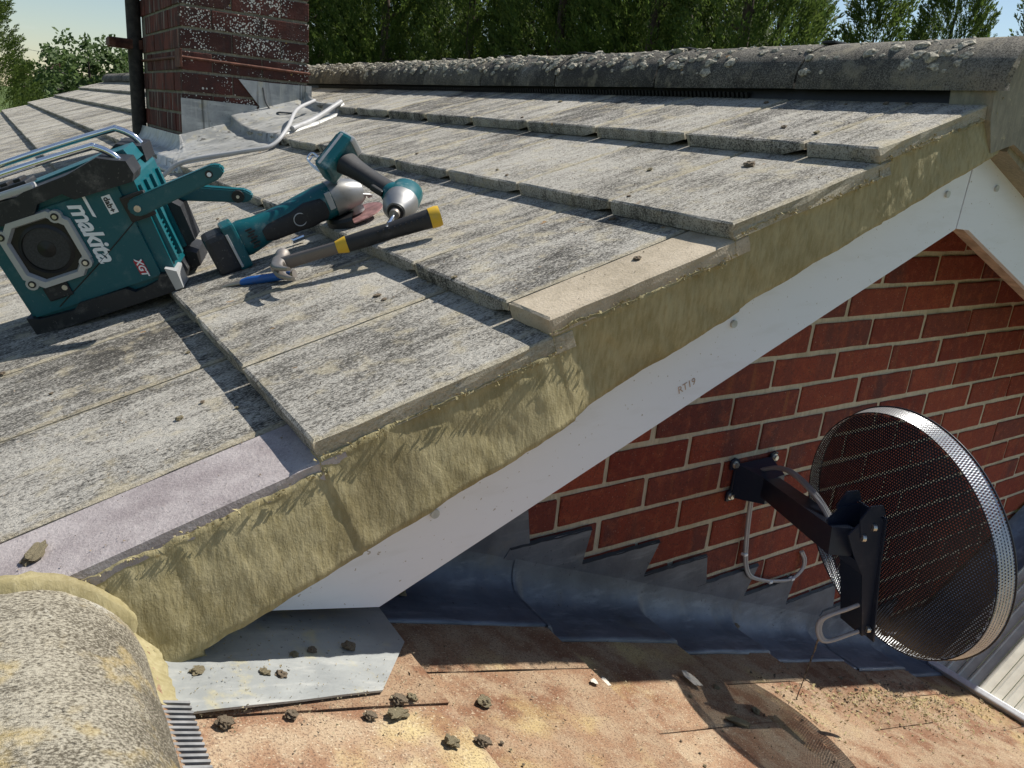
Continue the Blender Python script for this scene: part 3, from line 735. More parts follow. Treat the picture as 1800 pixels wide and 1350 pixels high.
fr_ = thing('valley_flashing', 'lead flashing climbing the wall beyond the satellite dish', 'flashing', (1.5, -.01, -.7))
vf = MB(); st = [(1.33, -.66)]
x, z = 1.52, -.62
for k in range(6):
    st += [(x, z), (x+.13, z)]; st[-1] = (x+.13, z); x += .141; z += .075
poly = [Vector((a_, -.008, b_)) for a_, b_ in st]+[Vector((x, -.008, VZ+(x-VX)*math.tan(RA)-.05)), Vector((1.33, -.008, VZ-.06))]
vf.prism(poly, (0, .003, 0)); vf.build('lead_sheet', 'lead', fr_)
va = MB(); rows = []
for i in range(40):
    a_ = -.03+1.1*i/39; rows.append([PV(a_, -.008, .075), PV(a_, -.014, .05), PV(a_, -.04, .02), PV(a_, -.10, .012), PV(a_, -.112, .011)])
va.grid(rows); va.build('lead_apron', 'lead', fr_)

# ------------------------------------------------------------------ chimney
chim = thing('chimney_stack', 'dark lichen spotted brick chimney rising from the roof slope', 'chimney', (0, 3.0, .55))
CX0, CX1, CY0, CY1 = -.261, .262, 2.526, 3.44
cm = MB(); cm.prism([(CX0+.006, CY0+.006, .3), (CX1-.006, CY0+.006, .3), (CX1-.006, CY1-.006, .3), (CX0+.006, CY1-.006, .3)], (0, 0, 2.2)); cm.build('mortar_core', 'chim_mortar', chim)
CH = .0815; bl_ = .205; bz = .670-3*CH
cbv = [[brick_mesh('brick', L_, CH-.011, .03, 60+q+i_*9, mt) for q in range(4)] for i_, (L_, mt) in enumerate(((.198, 'chim_dark'), (.118, 'chim_dark'), (.198, 'chim_red'), (.118, 'chim_red')))]
for r_ in range(24):
    z = bz+r_*CH+.0055
    # face towards the gable (along x): pattern header, stretcher, stretcher alternately
    pat = [1, 0, 0] if r_ % 2 else [0, 0, 1]
    x = CX0
    for q in pat:
        L_ = (.198, .118)[q]
        if z+CH > P((x+L_-O.x)/(G*math.cos(PM)), 0).z-.12:
            link_mesh('brick', cbv[q][rnd.randrange(4)], frame(Vector((x, CY0+rnd.uniform(-.0015, .0015), z)), Vector((1, 0, 0)), Vector((0, 1, 0)), Vector((0, 0, 1))), chim)
        x += L_+.0045
    # face towards the eaves (along y)
    pat = [0, 0, 0, 0] if r_ % 2 else [1, 0, 0, 0, 1]
    y = CY0 if r_ % 2 == 0 else CY0+.125
    if r_ % 2: pat = [0, 0, 0, 1]
    else: pat = [1, 0, 0, 0, 1]
    y = CY0+.034
    for q in pat:
        L_ = (.198, .118)[q]
        if y+L_ > CY1: break
        # brick local x runs -y so that its face looks to -x
        link_mesh('brick', cbv[q+2][rnd.randrange(4)], frame(Vector((CX0+rnd.uniform(-.0015, .0015), y+L_, z)), Vector((0, -1, 0)), Vector((1, 0, 0)), Vector((0, 0, 1))), chim); y += L_+.011
# lead skirt: stepped on the gable-side face, straight on the eaves side
def roofz(x): return P((x-O.x)/(G*math.cos(PM)), 0, -.012).z
def sheet_y(poly, y, th, name, mat, parent):
    b = MB(); b.prism([Vector((x, y, z)) for x, z in poly], (0, th, 0)); return b.build(name, mat, parent)
sheet_y([(CX0-.008, roofz(CX0)-.02), (CX0-.008, .730), (-.15, .728), (.035, .724), (.035, roofz(.035)-.02)], CY0-.007, .004, 'lead_skirt', 'lead_chim', chim)
sheet_y([(.03, roofz(.03)-.02), (.045, .724), (-.04, .824), (.10, .822), (CX1+.01, .826), (CX1+.012, roofz(CX1)-.02)], CY0-.010, .004, 'lead_skirt', 'lead_chim', chim)
fs_ = MB(); fs_.prism([(CX0-.007, CY0-.004, roofz(CX0)-.02), (CX0-.007, CY1, roofz(CX0)-.02), (CX0-.007, CY1, .565), (CX0-.007, CY0-.004, .565)], (.004, 0, 0)); fs_.build('lead_skirt', 'lead_chim', chim)
def rpt(x, y, n): v = P((x-O.x)/(G*math.cos(PM)), y, 0); S = (x-O.x)/(G*math.cos(PM)); f = S-math.floor(S); return v+N*(n-T*f)
def apron(inner, outer, name, dip=.05, sm_=True):
    b = MB(); rows = []; nn = 46
    for i in range(nn+1):
        t_ = i/nn; k = t_*(len(inner)-1); a_ = min(int(k), len(inner)-2); f = k-a_
        pi = Vector(inner[a_]).lerp(Vector(inner[a_+1]), f); po = Vector(outer[a_]).lerp(Vector(outer[a_+1]), f); row = []
        for j in range(13):
            v_ = j/12; x_ = pi.x+(po.x-pi.x)*v_; y_ = pi.y+(po.y-pi.y)*v_
            n_ = .006+dip*(1-min(1, v_*2.6))**2+.006*abs(fbm(x_, y_, 0, 12, 3))*min(1, v_*4)
            row.append(rpt(x_, y_, n_))
        pe = rpt(po.x, po.y, -.004); row.append(pe); rows.append(row)
    b.grid(rows); return b.build(name, 'lead_chim', chim)
apron([(CX0-.006, CY0-.008), (-.05, CY0-.008), (.1, CY0-.008), (CX1, CY0-.008)], [(-.335, 2.03), (-.11, 1.88), (.10, 1.98), (.285, 2.16)], 'lead_apron')
apron([(CX0-.006, CY1), (CX0-.006, 2.9), (CX0-.006, CY0-.02)], [(-.40, CY1+.1), (-.42, 2.7), (-.405, 2.13)], 'lead_apron')
apron([(CX0-.006, CY0-.02), (CX0, CY0-.012), (CX0, CY0-.008)], [(-.405, 2.13), (-.38, 2.04), (-.335, 2.03)], 'lead_apron')
# oversailing course and rusty strap with its bracket
oc = MB(); oc.box(((CX0+CX1)/2, (CY0+CY1)/2, 2.3), CX1-CX0+.1, CY1-CY0+.1, .12, bev=.008); oc.build('oversailing_course', 'chim_dark', chim)
stp = MB(); zs_ = .885
pts = [(CX0-.004, CY1, zs_), (CX0-.004, CY0-.004, zs_-.0), (CX0-.003, CY0-.004, zs_), (CX1+.004, CY0-.004, zs_-.01), (CX1+.004, CY1, zs_-.01)]
stp.tube([pts[0], pts[1]], .006, 8); stp.tube([pts[2], pts[3]], .0055, 8); stp.tube([pts[3], pts[4]], .0055, 8)
stp.box((CX0-.006, 2.545, zs_-.004), .01, .09, .07, bev=.002); stp.build('mast_strap', 'rust', chim)
mast = thing('mast', 'dark weathered pole clamped to the chimney side', 'pole', (-.292, 3.43, .5))
mm = MB(); mm.tube([(-.292, 3.43, .45), (-.292, 3.43, 1.0), (-.294, 3.43, 1.6), (-.295, 3.43, 2.6)], .033, 14); mm.build('pole', 'pole', mast)
cl = MB(); cl.box((-.335, 3.43, .955), .15, .06, .045, bev=.005); cl.box((-.40, 3.40, .955), .03, .12, .035, bev=.004); cl.build('clamp', 'rust', mast)
cl = MB(); cl.box((-.335, 3.43, 1.30), .17, .06, .05, bev=.005); cl.build('clamp', 'rust', mast)
# cables lying beside the chimney
def smooth_path(pts, n=8):
    pts = [Vector(p) for p in pts]; out_ = []
    ext = [pts[0]*2-pts[1]]+pts+[pts[-1]*2-pts[-2]]
    for i in range(1, len(ext)-2):
        p0, p1, p2, p3 = ext[i-1:i+3]
        for k in range(n):
            t_ = k/n; out_.append(.5*((2*p1)+(p2-p0)*t_+(2*p0-5*p1+4*p2-p3)*t_*t_+(3*p1-p0-3*p2+p3)*t_**3))
    out_.append(pts[-1]); return out_
c1 = MB(); c1.tube(smooth_path([rpt(-.45, 1.99, .012), rpt(-.37, 1.955, .02), rpt(-.2, 1.865, .016), rpt(-.11, 1.84, .014), rpt(-.02, 1.92, .02), rpt(.12, 2.22, .045), rpt(.24, 2.36, .05)]), .0075, 10)
tag(c1.build('pale_conduit', 'cable_grey'), 'pale grey conduit lying along the chimney lead apron', 'conduit')
c2 = MB(); c2.tube(smooth_path([rpt(.0, 1.93, .014), rpt(.12, 2.04, .016), rpt(.27, 2.145, .016)]), .010, 10)
o2 = c2.build('conduit_offcut', 'cable_grey'); tag(o2, 'short grey conduit end capped in white beside the chimney foot', 'conduit')
c3 = MB(); c3.tube(smooth_path([(.06, 2.512, .80), (.07, 2.505, .74), (.10, 2.49, .70), rpt(.11, 2.43, .03), rpt(.16, 2.40, .015)]), .004, 8)
tag(c3.build('thin_cable', 'cable_dark'), 'thin dark cable hanging down the chimney lead', 'cable')

# ------------------------------------------------------------------ radio
RB = Vector((-.908, .6485, .273)); e1 = Vector((.8348, -.399, .3793)); e2 = Vector((.3709, .9168, .148)); e3 = Vector((-.4068, .0172, .9134))
e1.normalize(); e3 = (e3-e1*e3.dot(e1)).normalized(); e2 = e3.cross(e1)
def F(a, h, d=0): return RB+e1*a+e3*h+e2*d
AX = (e1, e2, e3)
rad = thing('jobsite_radio', 'teal and black rugged jobsite radio with chrome guard bars standing on the roof', 'radio', tuple(RB))
DEP = .175
def fprism(pts, d0, d1, name, mat, parent=rad):
    b = MB(); b.prism([F(a, h, d0) for a, h in pts], e2*(d1-d0)); return b.build(name, mat, parent)
body = [(.004, .03), (.015, .024), (.275, .024), (.288, .034), (.298, .215), (.290, .235), (.02, .235), (.004, .22)]
bd = fprism(body, .004, DEP, 'body', 'teal')
fprism([(.012, .034), (.262, .036), (.268, .215), (.02, .215)], -.002, .01, 'front_panel', 'teal')
# seam across the front
s_ = MB(); s_.tube([F(.062, .040, -.0025), F(.16, .088, -.0025), F(.272, .148, -.0025)], .0011, 6); s_.build('seam', 'dark', bd)
# lower rubber bumper and upper cap, stepped outlines
fprism([(-.002, .0), (.282, .0), (.289, .012), (.287, .034), (.262, .040), (.252, .028), (.205, .022), (.192, .034), (.10, .036), (.085, .026), (.02, .030), (-.002, .04)], -.010, DEP+.01, 'bottom_bumper', 'rubber')
fprism([(-.006, .225), (.06, .208), (.112, .207), (.130, .226), (.178, .229), (.192, .214), (.300, .212), (.308, .224), (.306, .248), (.286, .256), (.262, .268), (.20, .256), (.12, .252), (.10, .247), (-.006, .255)], -.012, .045, 'top_cap', 'rubber')
fprism([(.24, .222), (.300, .222), (.304, .250), (.262, .268), (.22, .250)], .118, DEP+.012, 'top_cap', 'rubber')
fprism([(.0, .235), (.30, .235), (.293, .262), (.24, .262), (.02, .250)], .046, .117, 'top_panel', 'teal')
s_ = MB(); s_.box(F(.09, .256, -.002), .10, .02, .012, AX, bev=.004); s_.build('display_cover', 'silver', rad)
s_ = MB(); s_.box(F(.065, .258, .07), .085, .05, .012, AX, bev=.003); s_.build('control_panel', 'rubber', rad)
for a_ in (.04, .065, .09):
    s_ = MB(); s_.box(F(a_, .266, .07), .014, .03, .008, AX, bev=.002); s_.build('button', 'dark', rad)
# side (facing up the slope): ribbed vent, rib rails, black latch
for d_ in (.012, .055, .10, .15):
    s_ = MB(); s_.prism([F(.288, .05, d_), F(.294, .20, d_), F(.303, .20, d_), F(.299, .05, d_)], e2*.012); s_.build('side_rail', 'teal', rad)
for q in range(9):
    s_ = MB(); s_.box(F(.289+.0006*q, .05+.009*q, .035), .006, .036, .003, AX); s_.build('vent_slat', 'teal', rad)
s_ = MB(); s_.prism([F(.290, .045, .105), F(.318, .055, .105), F(.322, .125, .105), F(.300, .150, .105), F(.292, .150, .105)], e2*.06); s_.build('latch', 'rubber', rad)
s_ = MB(); s_.prism([F(.284, .0, .10), F(.306, .004, .10), F(.310, .03, .10), F(.290, .045, .10)], e2*.085); s_.build('corner_foot', 'rubber', rad)
s_ = MB(); s_.prism([F(.276, .002, -.012), F(.291, .002, -.012), F(.294, .036, -.012), F(.276, .048, -.012)], e2*.05); s_.build('corner_foot', 'silver', rad)
# speaker: chrome octagon frame, surround, cone, dust cap
cx, ch_ = .099, .147
def octa(r, k=.42):
    c_ = r*k; return [(cx-r, ch_-r+c_), (cx-r+c_, ch_-r), (cx+r-c_, ch_-r), (cx+r, ch_-r+c_), (cx+r, ch_+r-c_), (cx+r-c_, ch_+r), (cx-r+c_, ch_+r), (cx-r, ch_+r-c_)]
fm_ = MB(); oo, ii = octa(.066), octa(.051)
rows = [[F(a, h, -.003) for a, h in oo+oo[:1]], [F(a, h, -.013) for a, h in octa(.064)+octa(.064)[:1]], [F(a, h, -.013) for a, h in octa(.054)+octa(.054)[:1]], [F(a, h, -.004) for a, h in ii+ii[:1]]]
fm_.grid(rows, False); spk = fm_.build('speaker', 'silver', rad); spk['label'] = 'octagonal speaker with chrome frame'
def disc(r0, r1, d0, d1, name, mat, seg=36, k=1):
    b = MB(); b.grid([[F(cx+r*math.cos(t), ch_+r*math.sin(t), d) for t in [2*math.pi*q/seg for q in range(seg+1)]] for r, d in ((r0, d0), ((r0+r1)/2, (d0+d1)/2), (r1, d1))]); return b.build(name, mat, spk)
b = MB(); b.prism([F(a, h, -.0035) for a, h in octa(.0515)], e2*.001); b.build('surround', 'mesh_black', spk)
disc(.040, .016, -.0045, -.0040, 'cone', 'cone'); disc(.0155, .001, -.0042, -.0085, 'dust_cap', 'mesh_black')
disc(.047, .041, -.004, -.007, 'roll', 'mesh_black')
for a_, h_ in ((.146, .197), (.152, .104), (.045, .097), (.042, .192)):
    s_ = MB(); s_.cyl(F(a_, h_, -.001), F(a_, h_, -.0135), .0115, 14); s_.build('screw_boss', 'silver', spk)
    s_ = MB(); s_.cyl(F(a_, h_, -.013), F(a_, h_, -.0150), .0068, 14); s_.build('screw', 'dark', spk)
    s_ = MB(); s_.cyl(F(a_, h_, -.013), F(a_, h_, -.0156), .0040, 12); s_.build('screw_head', 'galv', spk)
s_ = MB(); s_.box(F(.076, .068, -.004), .046, .006, .028, AX, bev=.003); s_.build('socket_cover', 'rubber', rad)
s_ = MB(); s_.cyl(F(.092, .072, -.004), F(.092, .072, -.0095), .005, 12); s_.build('screw', 'galv', rad)
# writing reads down the front
TX, TY, TZ = -e3, e1, -e2
def lettering(txt, a, h, size, mat, shear=.25, offset=0, space=1.0, d=-.0029, name='lettering'):
    me = text_mesh(txt, size, shear, offset, .0005, space); me.materials.clear(); me.materials.append(M[mat])
    return link_mesh(name, me, frame(F(a, h, d), TX, TY, TZ), rad)
lettering('makita', .186, .150, .047, 'white', .28, .0011, .93)
# the long bar over the capital letter
s_ = MB(); s_.prism([F(.203, .214, -.0035), F(.203, .176, -.0035), F(.208, .172, -.0035), F(.208, .217, -.0035)], e2*.0008); s_.build('lettering_bar', 'white', rad)
lettering('XGT', .236, .062, .017, 'white', .25, .0005, 1.0, -.0039)
s_ = MB(); s_.prism([F(.228, .078, -.0032), F(.228, .049, -.0032), F(.244, .045, -.0032), F(.244, .074, -.0032)], e2*.0006); s_.build('red_badge', 'redprint', rad)
s_ = MB(); s_.box(F(.241, .186, -.0029), .016, .0008, .034, AX, bev=.0003); s_.build('white_badge', 'white', rad)
lettering('dab+', .240, .186, .0145, 'dark', 0, .0003, 1.0, -.0038)
# chrome bars: front one and rear one, bent down into the cap at their ends
def bar(d, a0, a1, hh, name='guard_bar', r=.0062):
    b = MB(); pts = [F(a0, hh-.035, d), F(a0+.005, hh-.008, d), F(a0+.022, hh, d), F((a0+a1)/2, hh+.002, d), F(a1-.045, hh, d), F(a1-.028, hh-.003, d), F(a1-.008, hh-.022, d), F(a1, hh-.040, d)]
    b.tube(smooth_path(pts, 8), r, 14); return b.build(name, 'chrome', rad)
bar(.012, -.02, .290, .286); bar(.15, -.02, .296, .292)
# folded carrying-handle arms swung out to the right
def arm(a0, h0, a1, h1, d, wd, th, name='handle_arm'):
    p0, p1 = Vector((a0, h0)), Vector((a1, h1)); dr = (p1-p0).normalized(); nr = Vector((-dr.y, dr.x)); pts = []
    for q in range(7):
        t = math.pi/2+math.pi*q/6; pts.append(p0+dr*math.cos(t)*wd+nr*math.sin(t)*wd)
    pts += [p1-nr*wd*.8-dr*.004, p1-nr*wd*.35+dr*.010, p1+nr*wd*.35+dr*.010, p1+nr*wd*.8-dr*.004]
    b = MB(); b.prism([F(p.x, p.y, d) for p in pts], e2*th)
    bm = bmesh.new(); me = b.mesh(name, 'teal', RB); bm.from_mesh(me); bmesh.ops.bevel(bm, geom=list(bm.edges), offset=.0028, segments=2, affect='EDGES'); bm.to_mesh(me); bm.free()
    o = bpy.data.objects.new(name, me); COL.objects.link(o); o.parent = rad; BASE[o] = RB; return o
a1_ = arm(.286, .168, .446, .184, -.014, .0175, .020)
a2_ = arm(.30, .150, .440, .0945, .150, .0165, .020)
s_ = MB(); s_.cyl(F(.286, .166, -.013), F(.286, .166, -.017), .0062, 14); s_.build('pivot_screw', 'galv', a1_)
s_ = MB(); s_.cyl(F(.430, .1835, -.012), F(.430, .1835, -.0155), .0068, 14); s_.build('end_hole', 'dark', a1_)
s_ = MB(); s_.cyl(F(.4305, .183, -.0145), F(.4305, .183, -.0165), .0040, 12); s_.build('end_hole_liner', 'white', a1_)
s_ = MB(); s_.cyl(F(.424, .1005, .152), F(.424, .1005, .1455), .0125, 18); s_.build('pivot_cap', 'dark', a2_)
s_ = MB(); s_.cyl(F(.424, .1005, .150), F(.424, .1005, .1440), .0035, 10); s_.build('pivot_screw', 'galv', a2_)
s_ = MB(); s_.box(F(.285, .168, -.003), .046, .012, .048, AX, bev=.003); s_.build('arm_recess', 'dark', rad)

# ------------------------------------------------------------------ tools
def ring(c, x, y, rx, ry, seg=20, p=2.0):
    o_ = []
    for k in range(seg):
        t = 2*math.pi*k/seg; ct, st_ = math.cos(t), math.sin(t)
        o_.append(c+x*(abs(ct)**(2/p)*math.copysign(1, ct)*rx)+y*(abs(st_)**(2/p)*math.copysign(1, st_)*ry))
    return o_
def loft_axis(mb, c0, ax, side, up, prof, seg=20, p=2.2):
    mb.loft([ring(c0+ax*s_+side*ox+up*oz, side, up, rx, ry, seg, p) for s_, rx, ry, ox, oz in prof])
gr = thing('angle_grinder', 'teal cordless angle grinder lying beside the hammer', 'angle grinder', tuple(P(1.6, .56, -.02)))
g0, g1 = Vector((-.545, .555, .474)), Vector((-.344, .528, .572)); ga = (g1-g0).normalized(); gs = ga.cross(N).normalized(); gu = gs.cross(ga).normalized()   # gs looks towards the camera side
b = MB(); loft_axis(b, g0, ga, gs, gu, [(-.012, .026, .034, 0, 0), (0, .029, .036, 0, 0), (.03, .027, .031, 0, 0), (.06, .026, .028, 0, .002), (.10, .028, .029, 0, .002), (.14, .032, .033, 0, .001), (.175, .035, .036, 0, 0), (.192, .034, .035, 0, 0)], 24, 2.6); gb = b.build('body', 'teal_tool', gr)
b = MB(); loft_axis(b, g0+gs*.0035, ga, gs, gu, [(.035, .005, .012, .020, -.006), (.05, .008, .018, .021, -.006), (.10, .008, .021, .0225, -.006), (.13, .008, .026, .025, -.004), (.165, .006, .022, .029, -.004), (.172, .003, .012, .029, -.004)], 20, 2.4); b.build('grip_panel', 'grip', gr)
b = MB(); 
for t in range(25):
    pass
c_ = g0+ga*.112+gs*.0345-gu*.004; b.tube([c_+ga*math.cos(2*math.pi*k/24)*.0125+gu*math.sin(2*math.pi*k/24)*.0125 for k in range(25)], .0011, 6, False); b.build('switch_ring', 'silver', gr)
for k in range(7):
    b = MB(); b.box(g0+ga*(.012+.0)+gs*(.0305)+gu*(-.018+.006*k)+ga*(.004*(k % 2)), .013, .003, .0032, (ga, gs, gu)); b.build('vent_slot', 'dark', gr)
b = MB(); b.box(g0+ga*.182+gs*.0355+gu*.006, .012, .003, .036, (ga, gs, gu), bev=.001); b.build('name_plate', 'silver', gr)
# battery mounting foot and battery
fa = (ga*.72-gu*.70).normalized()
b = MB(); b.box(g0-ga*.022-gu*.004+gs*.002, .026, .062, .092, (ga, gs, gu), bev=.006); b.build('battery_foot', 'teal_tool', gr)
b = MB(); b.box(g0-ga*.053-gu*.008, .045, .070, .085, (ga, gs, gu), bev=.011); b.build('battery', 'rubber', gr)
b = MB(); b.box(g0-ga*.030-gu*.008+gs*.034, .005, .004, .070, (ga, gs, gu), bev=.001); b.build('foot_rail', 'silver', gr)
# gear head, spindle, guard, disc
b = MB(); loft_axis(b, g0, ga, gs, gu, [(.190, .036, .037, 0, 0), (.205, .036, .037, 0, 0), (.222, .034, .033, 0, -.002), (.245, .028, .027, 0, -.006), (.258, .018, .018, 0, -.008)], 22, 2.6); b.build('gear_head', 'alloy', gr)
b = MB(); hc = g0+ga*.228; b.cyl(hc-gu*.02, hc-gu*.046, .020, 20); b.build('spindle_collar', 'alloy', gr)
gd = MB(); gc = hc-gu*.038; rows = []
for q in range(25):
    t = math.pi*(.62+1.02*q/24); dd = ga*math.cos(t)+gs*math.sin(t); rows.append([gc+dd*.014, gc+dd*.060, gc+dd*.0625-gu*.004, gc+dd*.0625-gu*.032])
gd.grid(rows, False); rows2 = [[p+gu*.002 if j < 2 else p+(p-gc).normalized()*.002 for j, p in enumerate(r_)] for r_ in rows]; gd.grid(rows2, False, True); gd.build('disc_guard', 'dark', gr)
b = MB(); b.tube([gc-gu*.012, gc-gu*.0145], .0575, 40, True, False); b.build('cutting_disc', 'discred', gr)
b = MB(); b.cyl(gc-gu*.0145, gc-gu*.021, .014, 12); b.build('flange_nut', 'steel', gr)
b = MB(); b.tube(smooth_path([g0+ga*.25+gs*.02-gu*.012, g0+ga*.27+gs*.01-gu*.024, g0+ga*.268-gs*.01-gu*.03], 6), .003, 8); b.build('guard_lever', 'alloy', gr)

dv = thing('impact_driver', 'upturned teal cordless impact driver leaning on the grinder, bit touching the hammer', 'impact driver', tuple(P(2.3, .36, -.01)))
hd = Vector((-.300, .352, .575)); tip = Vector((-.373, .256, .5395)); ba = (tip-hd).normalized()
ft = Vector((-.372, .497, .640)); hv = (ft-hd).normalized(); ds = ba.cross(hv).normalized(); dh = (hv-ba*hv.dot(ba)).normalized()
b = MB(); loft_axis(b, hd, -ba, ds, dh, [(-.012, .030, .031, 0, 0), (.012, .031, .033, 0, 0), (.045, .030, .032, 0, 0), (.058, .022, .024, 0, 0), (.062, .01, .012, 0, 0)], 24); b.build('motor_housing', 'teal_tool', dv)
b = MB(); loft_axis(b, hd, ba, ds, dh, [(.004, .0315, .033, 0, 0), (.018, .032, .033, 0, 0), (.034, .028, .029, 0, 0), (.048, .019, .020, 0, 0), (.052, .017, .018, 0, 0)], 24); b.build('hammer_case', 'alloy', dv)
b = MB(); b.cyl(hd+ba*.048, hd+ba*.056, .0155, 20); b.build('nose_ring', 'dark', dv)
b = MB(); b.cyl(hd+ba*.05, hd+ba*.068, .0105, 18, .0095); b.build('chuck_sleeve', 'steel', dv)
b = MB(); b.cyl(hd+ba*.06, tip-ba*.004, .0048, 6); b.cyl(tip-ba*.016, tip, .0052, 6, .003); b.build('driver_bit', 'chrome', dv)
hs = hd-ba*.012; hl = (ft-hs).length; ha = (ft-hs).normalized(); hsd = ds; hup = ha.cross(hsd).normalized()
b = MB(); loft_axis(b, hs, ha, hsd, hup, [(.018, .020, .026, 0, 0), (.04, .0165, .022, 0, 0), (.07, .0155, .021, 0, 0), (.10, .0160, .021, 0, 0), (.125, .0175, .024, 0, 0), (hl-.02, .021, .028, 0, 0)], 22, 2.5); b.build('handle', 'grip', dv)
b = MB(); loft_axis(b, hs+hup*.0, ha, hsd, hup, [(.010, .024, .030, 0, 0), (.024, .023, .029, 0, 0), (.036, .018, .024, 0, 0)], 20, 2.4); b.build('handle_collar', 'teal_tool', dv)
b = MB(); b.box(hs+ha*.045-hup*.026, .03, .012, .010, (ha, hsd, hup), bev=.003); b.build('trigger', 'silver', dv)
b = MB(); b.box(hs+ha*.045+hup*.026, .03, .012, .010, (ha, hsd, hup), bev=.003); b.build('trigger_guard', 'dark', dv)
fx = Vector((.64, .10, .76)).normalized(); fy = (ha-fx*ha.dot(fx)).normalized(); fz = fx.cross(fy)   # foot plate long axis fx
b = MB(); b.box(ft+fy*.004, .088, .034, .058, (fx, fy, fz), bev=.008); b.build('battery_foot', 'teal_tool', dv)
for q in (-1, 1):
    b = MB(); b.box(ft+fy*.010+fz*q*.0285, .078, .006, .004, (fx, fy, fz), bev=.0015); b.build('foot_rib', 'silver', dv)
b = MB(); b.box(ft+fy*.021, .074, .008, .046, (fx, fy, fz), bev=.003); b.build('battery_rail', 'dark', dv)
b = MB(); b.box(ft+fy*.0225-fz*.0+fx*.004, .034, .008, .014, (fx, fy, fz), bev=.001); b.build('yellow_contact', 'yellow', dv)
b = MB(); b.box(ft+fx*.040+fy*.002, .014, .036, .050, (fx, fy, fz), bev=.004); b.build('foot_bumper', 'silver', dv)
cw = ft-fx*.040+fy*.004
lp = [cw, cw+fy*.03+fz*.004, cw+fy*.052+fx*.006, cw+fy*.056+fx*.016, cw+fy*.050+fx*.024, cw+fy*.02+fx*.018, cw+fx*.014]
b = MB(); b.tube(smooth_path(lp, 6), .0019, 8); b.tube(smooth_path([p-fz*.012 for p in lp], 6), .0019, 8); b.build('belt_hook', 'chrome', dv)

hm = thing('claw_hammer', 'claw hammer with black grip and yellow ends resting across two tile courses', 'hammer', tuple(P(1.8, .3, 0)))
h0, h1, h2, h3, h4 = Vector((-.552, .375, .452)), Vector((-.535, .325, .460)), Vector((-.448, .294, .4985)), Vector((-.36, .259, .5345)), Vector((-.266, .226, .571))
hx = (h4-h2).normalized(); hsid = hx.cross(N).normalized(); hn = hsid.cross(hx)
b = MB(); loft_axis(b, h2, hx, hsid, hn, [(.0, .0085, .011, 0, 0), (.012, .0115, .0145, 0, 0), (.05, .0125, .0155, 0, 0), (.09, .0125, .015, 0, 0), (.14, .0135, .0165, 0, 0), (.175, .015, .018, 0, 0)], 18); b.build('grip', 'grip', hm)
b = MB(); loft_axis(b, h2, hx, hsid, hn, [(-.004, .0088, .0112, 0, 0), (.012, .0120, .0150, 0, 0), (.016, .0122, .0152, 0, 0)], 18); b.build('grip_band', 'yellow', hm)
b = MB(); loft_axis(b, h2, hx, hsid, hn, [(.172, .0156, .0186, 0, 0), (.186, .0162, .0195, 0, 0), (.192, .0150, .018, 0, 0)], 18); b.build('grip_end', 'yellow', hm)
for k in range(9):
    b = MB(); b.box(h2+hx*(.075+.0105*k)+hsid*.0123+hn*.006, .003, .004, .006, (hx, hsid, hn)); b.build('grip_slot', 'dark', hm)
sh0 = Vector((-.53, .338, .463)); sx = (h2-sh0).normalized()
b = MB(); b.loft([ring(sh0-sx*.01, hsid, hn, .007, .012, 14, 3), ring(sh0+sx*.03, hsid, hn, .0068, .0115, 14, 3), ring(h2+sx*.004, hsid, hn, .0066, .0105, 14, 3)]); b.build('shaft', 'steel_dark', hm)
# head: poll, cheek, curved claws
hc_ = sh0-sx*.012; hp = (N*-.22+Vector((-.62, .75, 0))*.9).normalized(); hp = (hp-sx*hp.dot(sx)).normalized(); hq = hp.cross(sx).normalized()
b = MB(); b.loft([ring(hc_+hp*.052, sx, hq, .0135, .0135, 16), ring(hc_+hp*.040, sx, hq, .0140, .0140, 16), ring(hc_+hp*.030, sx, hq, .0105, .0105, 16), ring(hc_+hp*.014, sx, hq, .014, .013, 16, 3), ring(hc_-hp*.014, sx, hq, .014, .012, 16, 3)]); b.build('poll', 'steel', hm)
for sgn in (-1, 1):
    b = MB(); rgs = []
    for q in range(9):
        t = q/8; c_ = hc_-hp*(.012+.058*t)+sx*(.030*t*t)+hq*sgn*(.0062+.003*t); rgs.append(ring(c_, (sx-hp*.0).normalized(), hq, .0125*(1-.72*t), .0058*(1-.35*t), 10, 3))
    b.loft(rgs); b.build('claw', 'steel', hm)
chs = thing('cold_chisel', 'blue painted cold chisel lying under the hammer head', 'chisel', tuple(P(1.4, .4, 0)))
ca, cb = P(1.245, .462, -.0065+.008-.006), P(1.565, .345, -.015+.012)
cd = (cb-ca).normalized(); cs_ = cd.cross(N).normalized(); cn = cs_.cross(cd); cl_ = (cb-ca).length
b = MB(); loft_axis(b, ca, cd, cs_, cn, [(.045, .011, .006, 0, 0), (.06, .009, .0085, 0, 0), (cl_-.02, .0085, .0085, 0, 0), (cl_-.006, .0085, .0085, 0, 0)], 8, 2); b.build('shank', 'blue', chs)
b = MB(); loft_axis(b, ca, cd, cs_, cn, [(0, .011, .0008, 0, -.002), (.046, .011, .0060, 0, 0)], 8, 2); b.build('blade', 'steel', chs)
b = MB(); loft_axis(b, ca, cd, cs_, cn, [(cl_-.007, .0078, .0078, 0, 0), (cl_, .0082, .0082, 0, 0)], 8, 2); b.build('struck_end', 'steel', chs)
dr = MB(); c_ = P(1.83, .585, -.012); dr.box(c_, .030, .012, .012, (U, Vector((0, 1, 0)), N), bev=.003); tag(dr.build('drill_bit_holder', 'chrome'), 'small shiny metal bit holder lying behind the grinder', 'bit holder')

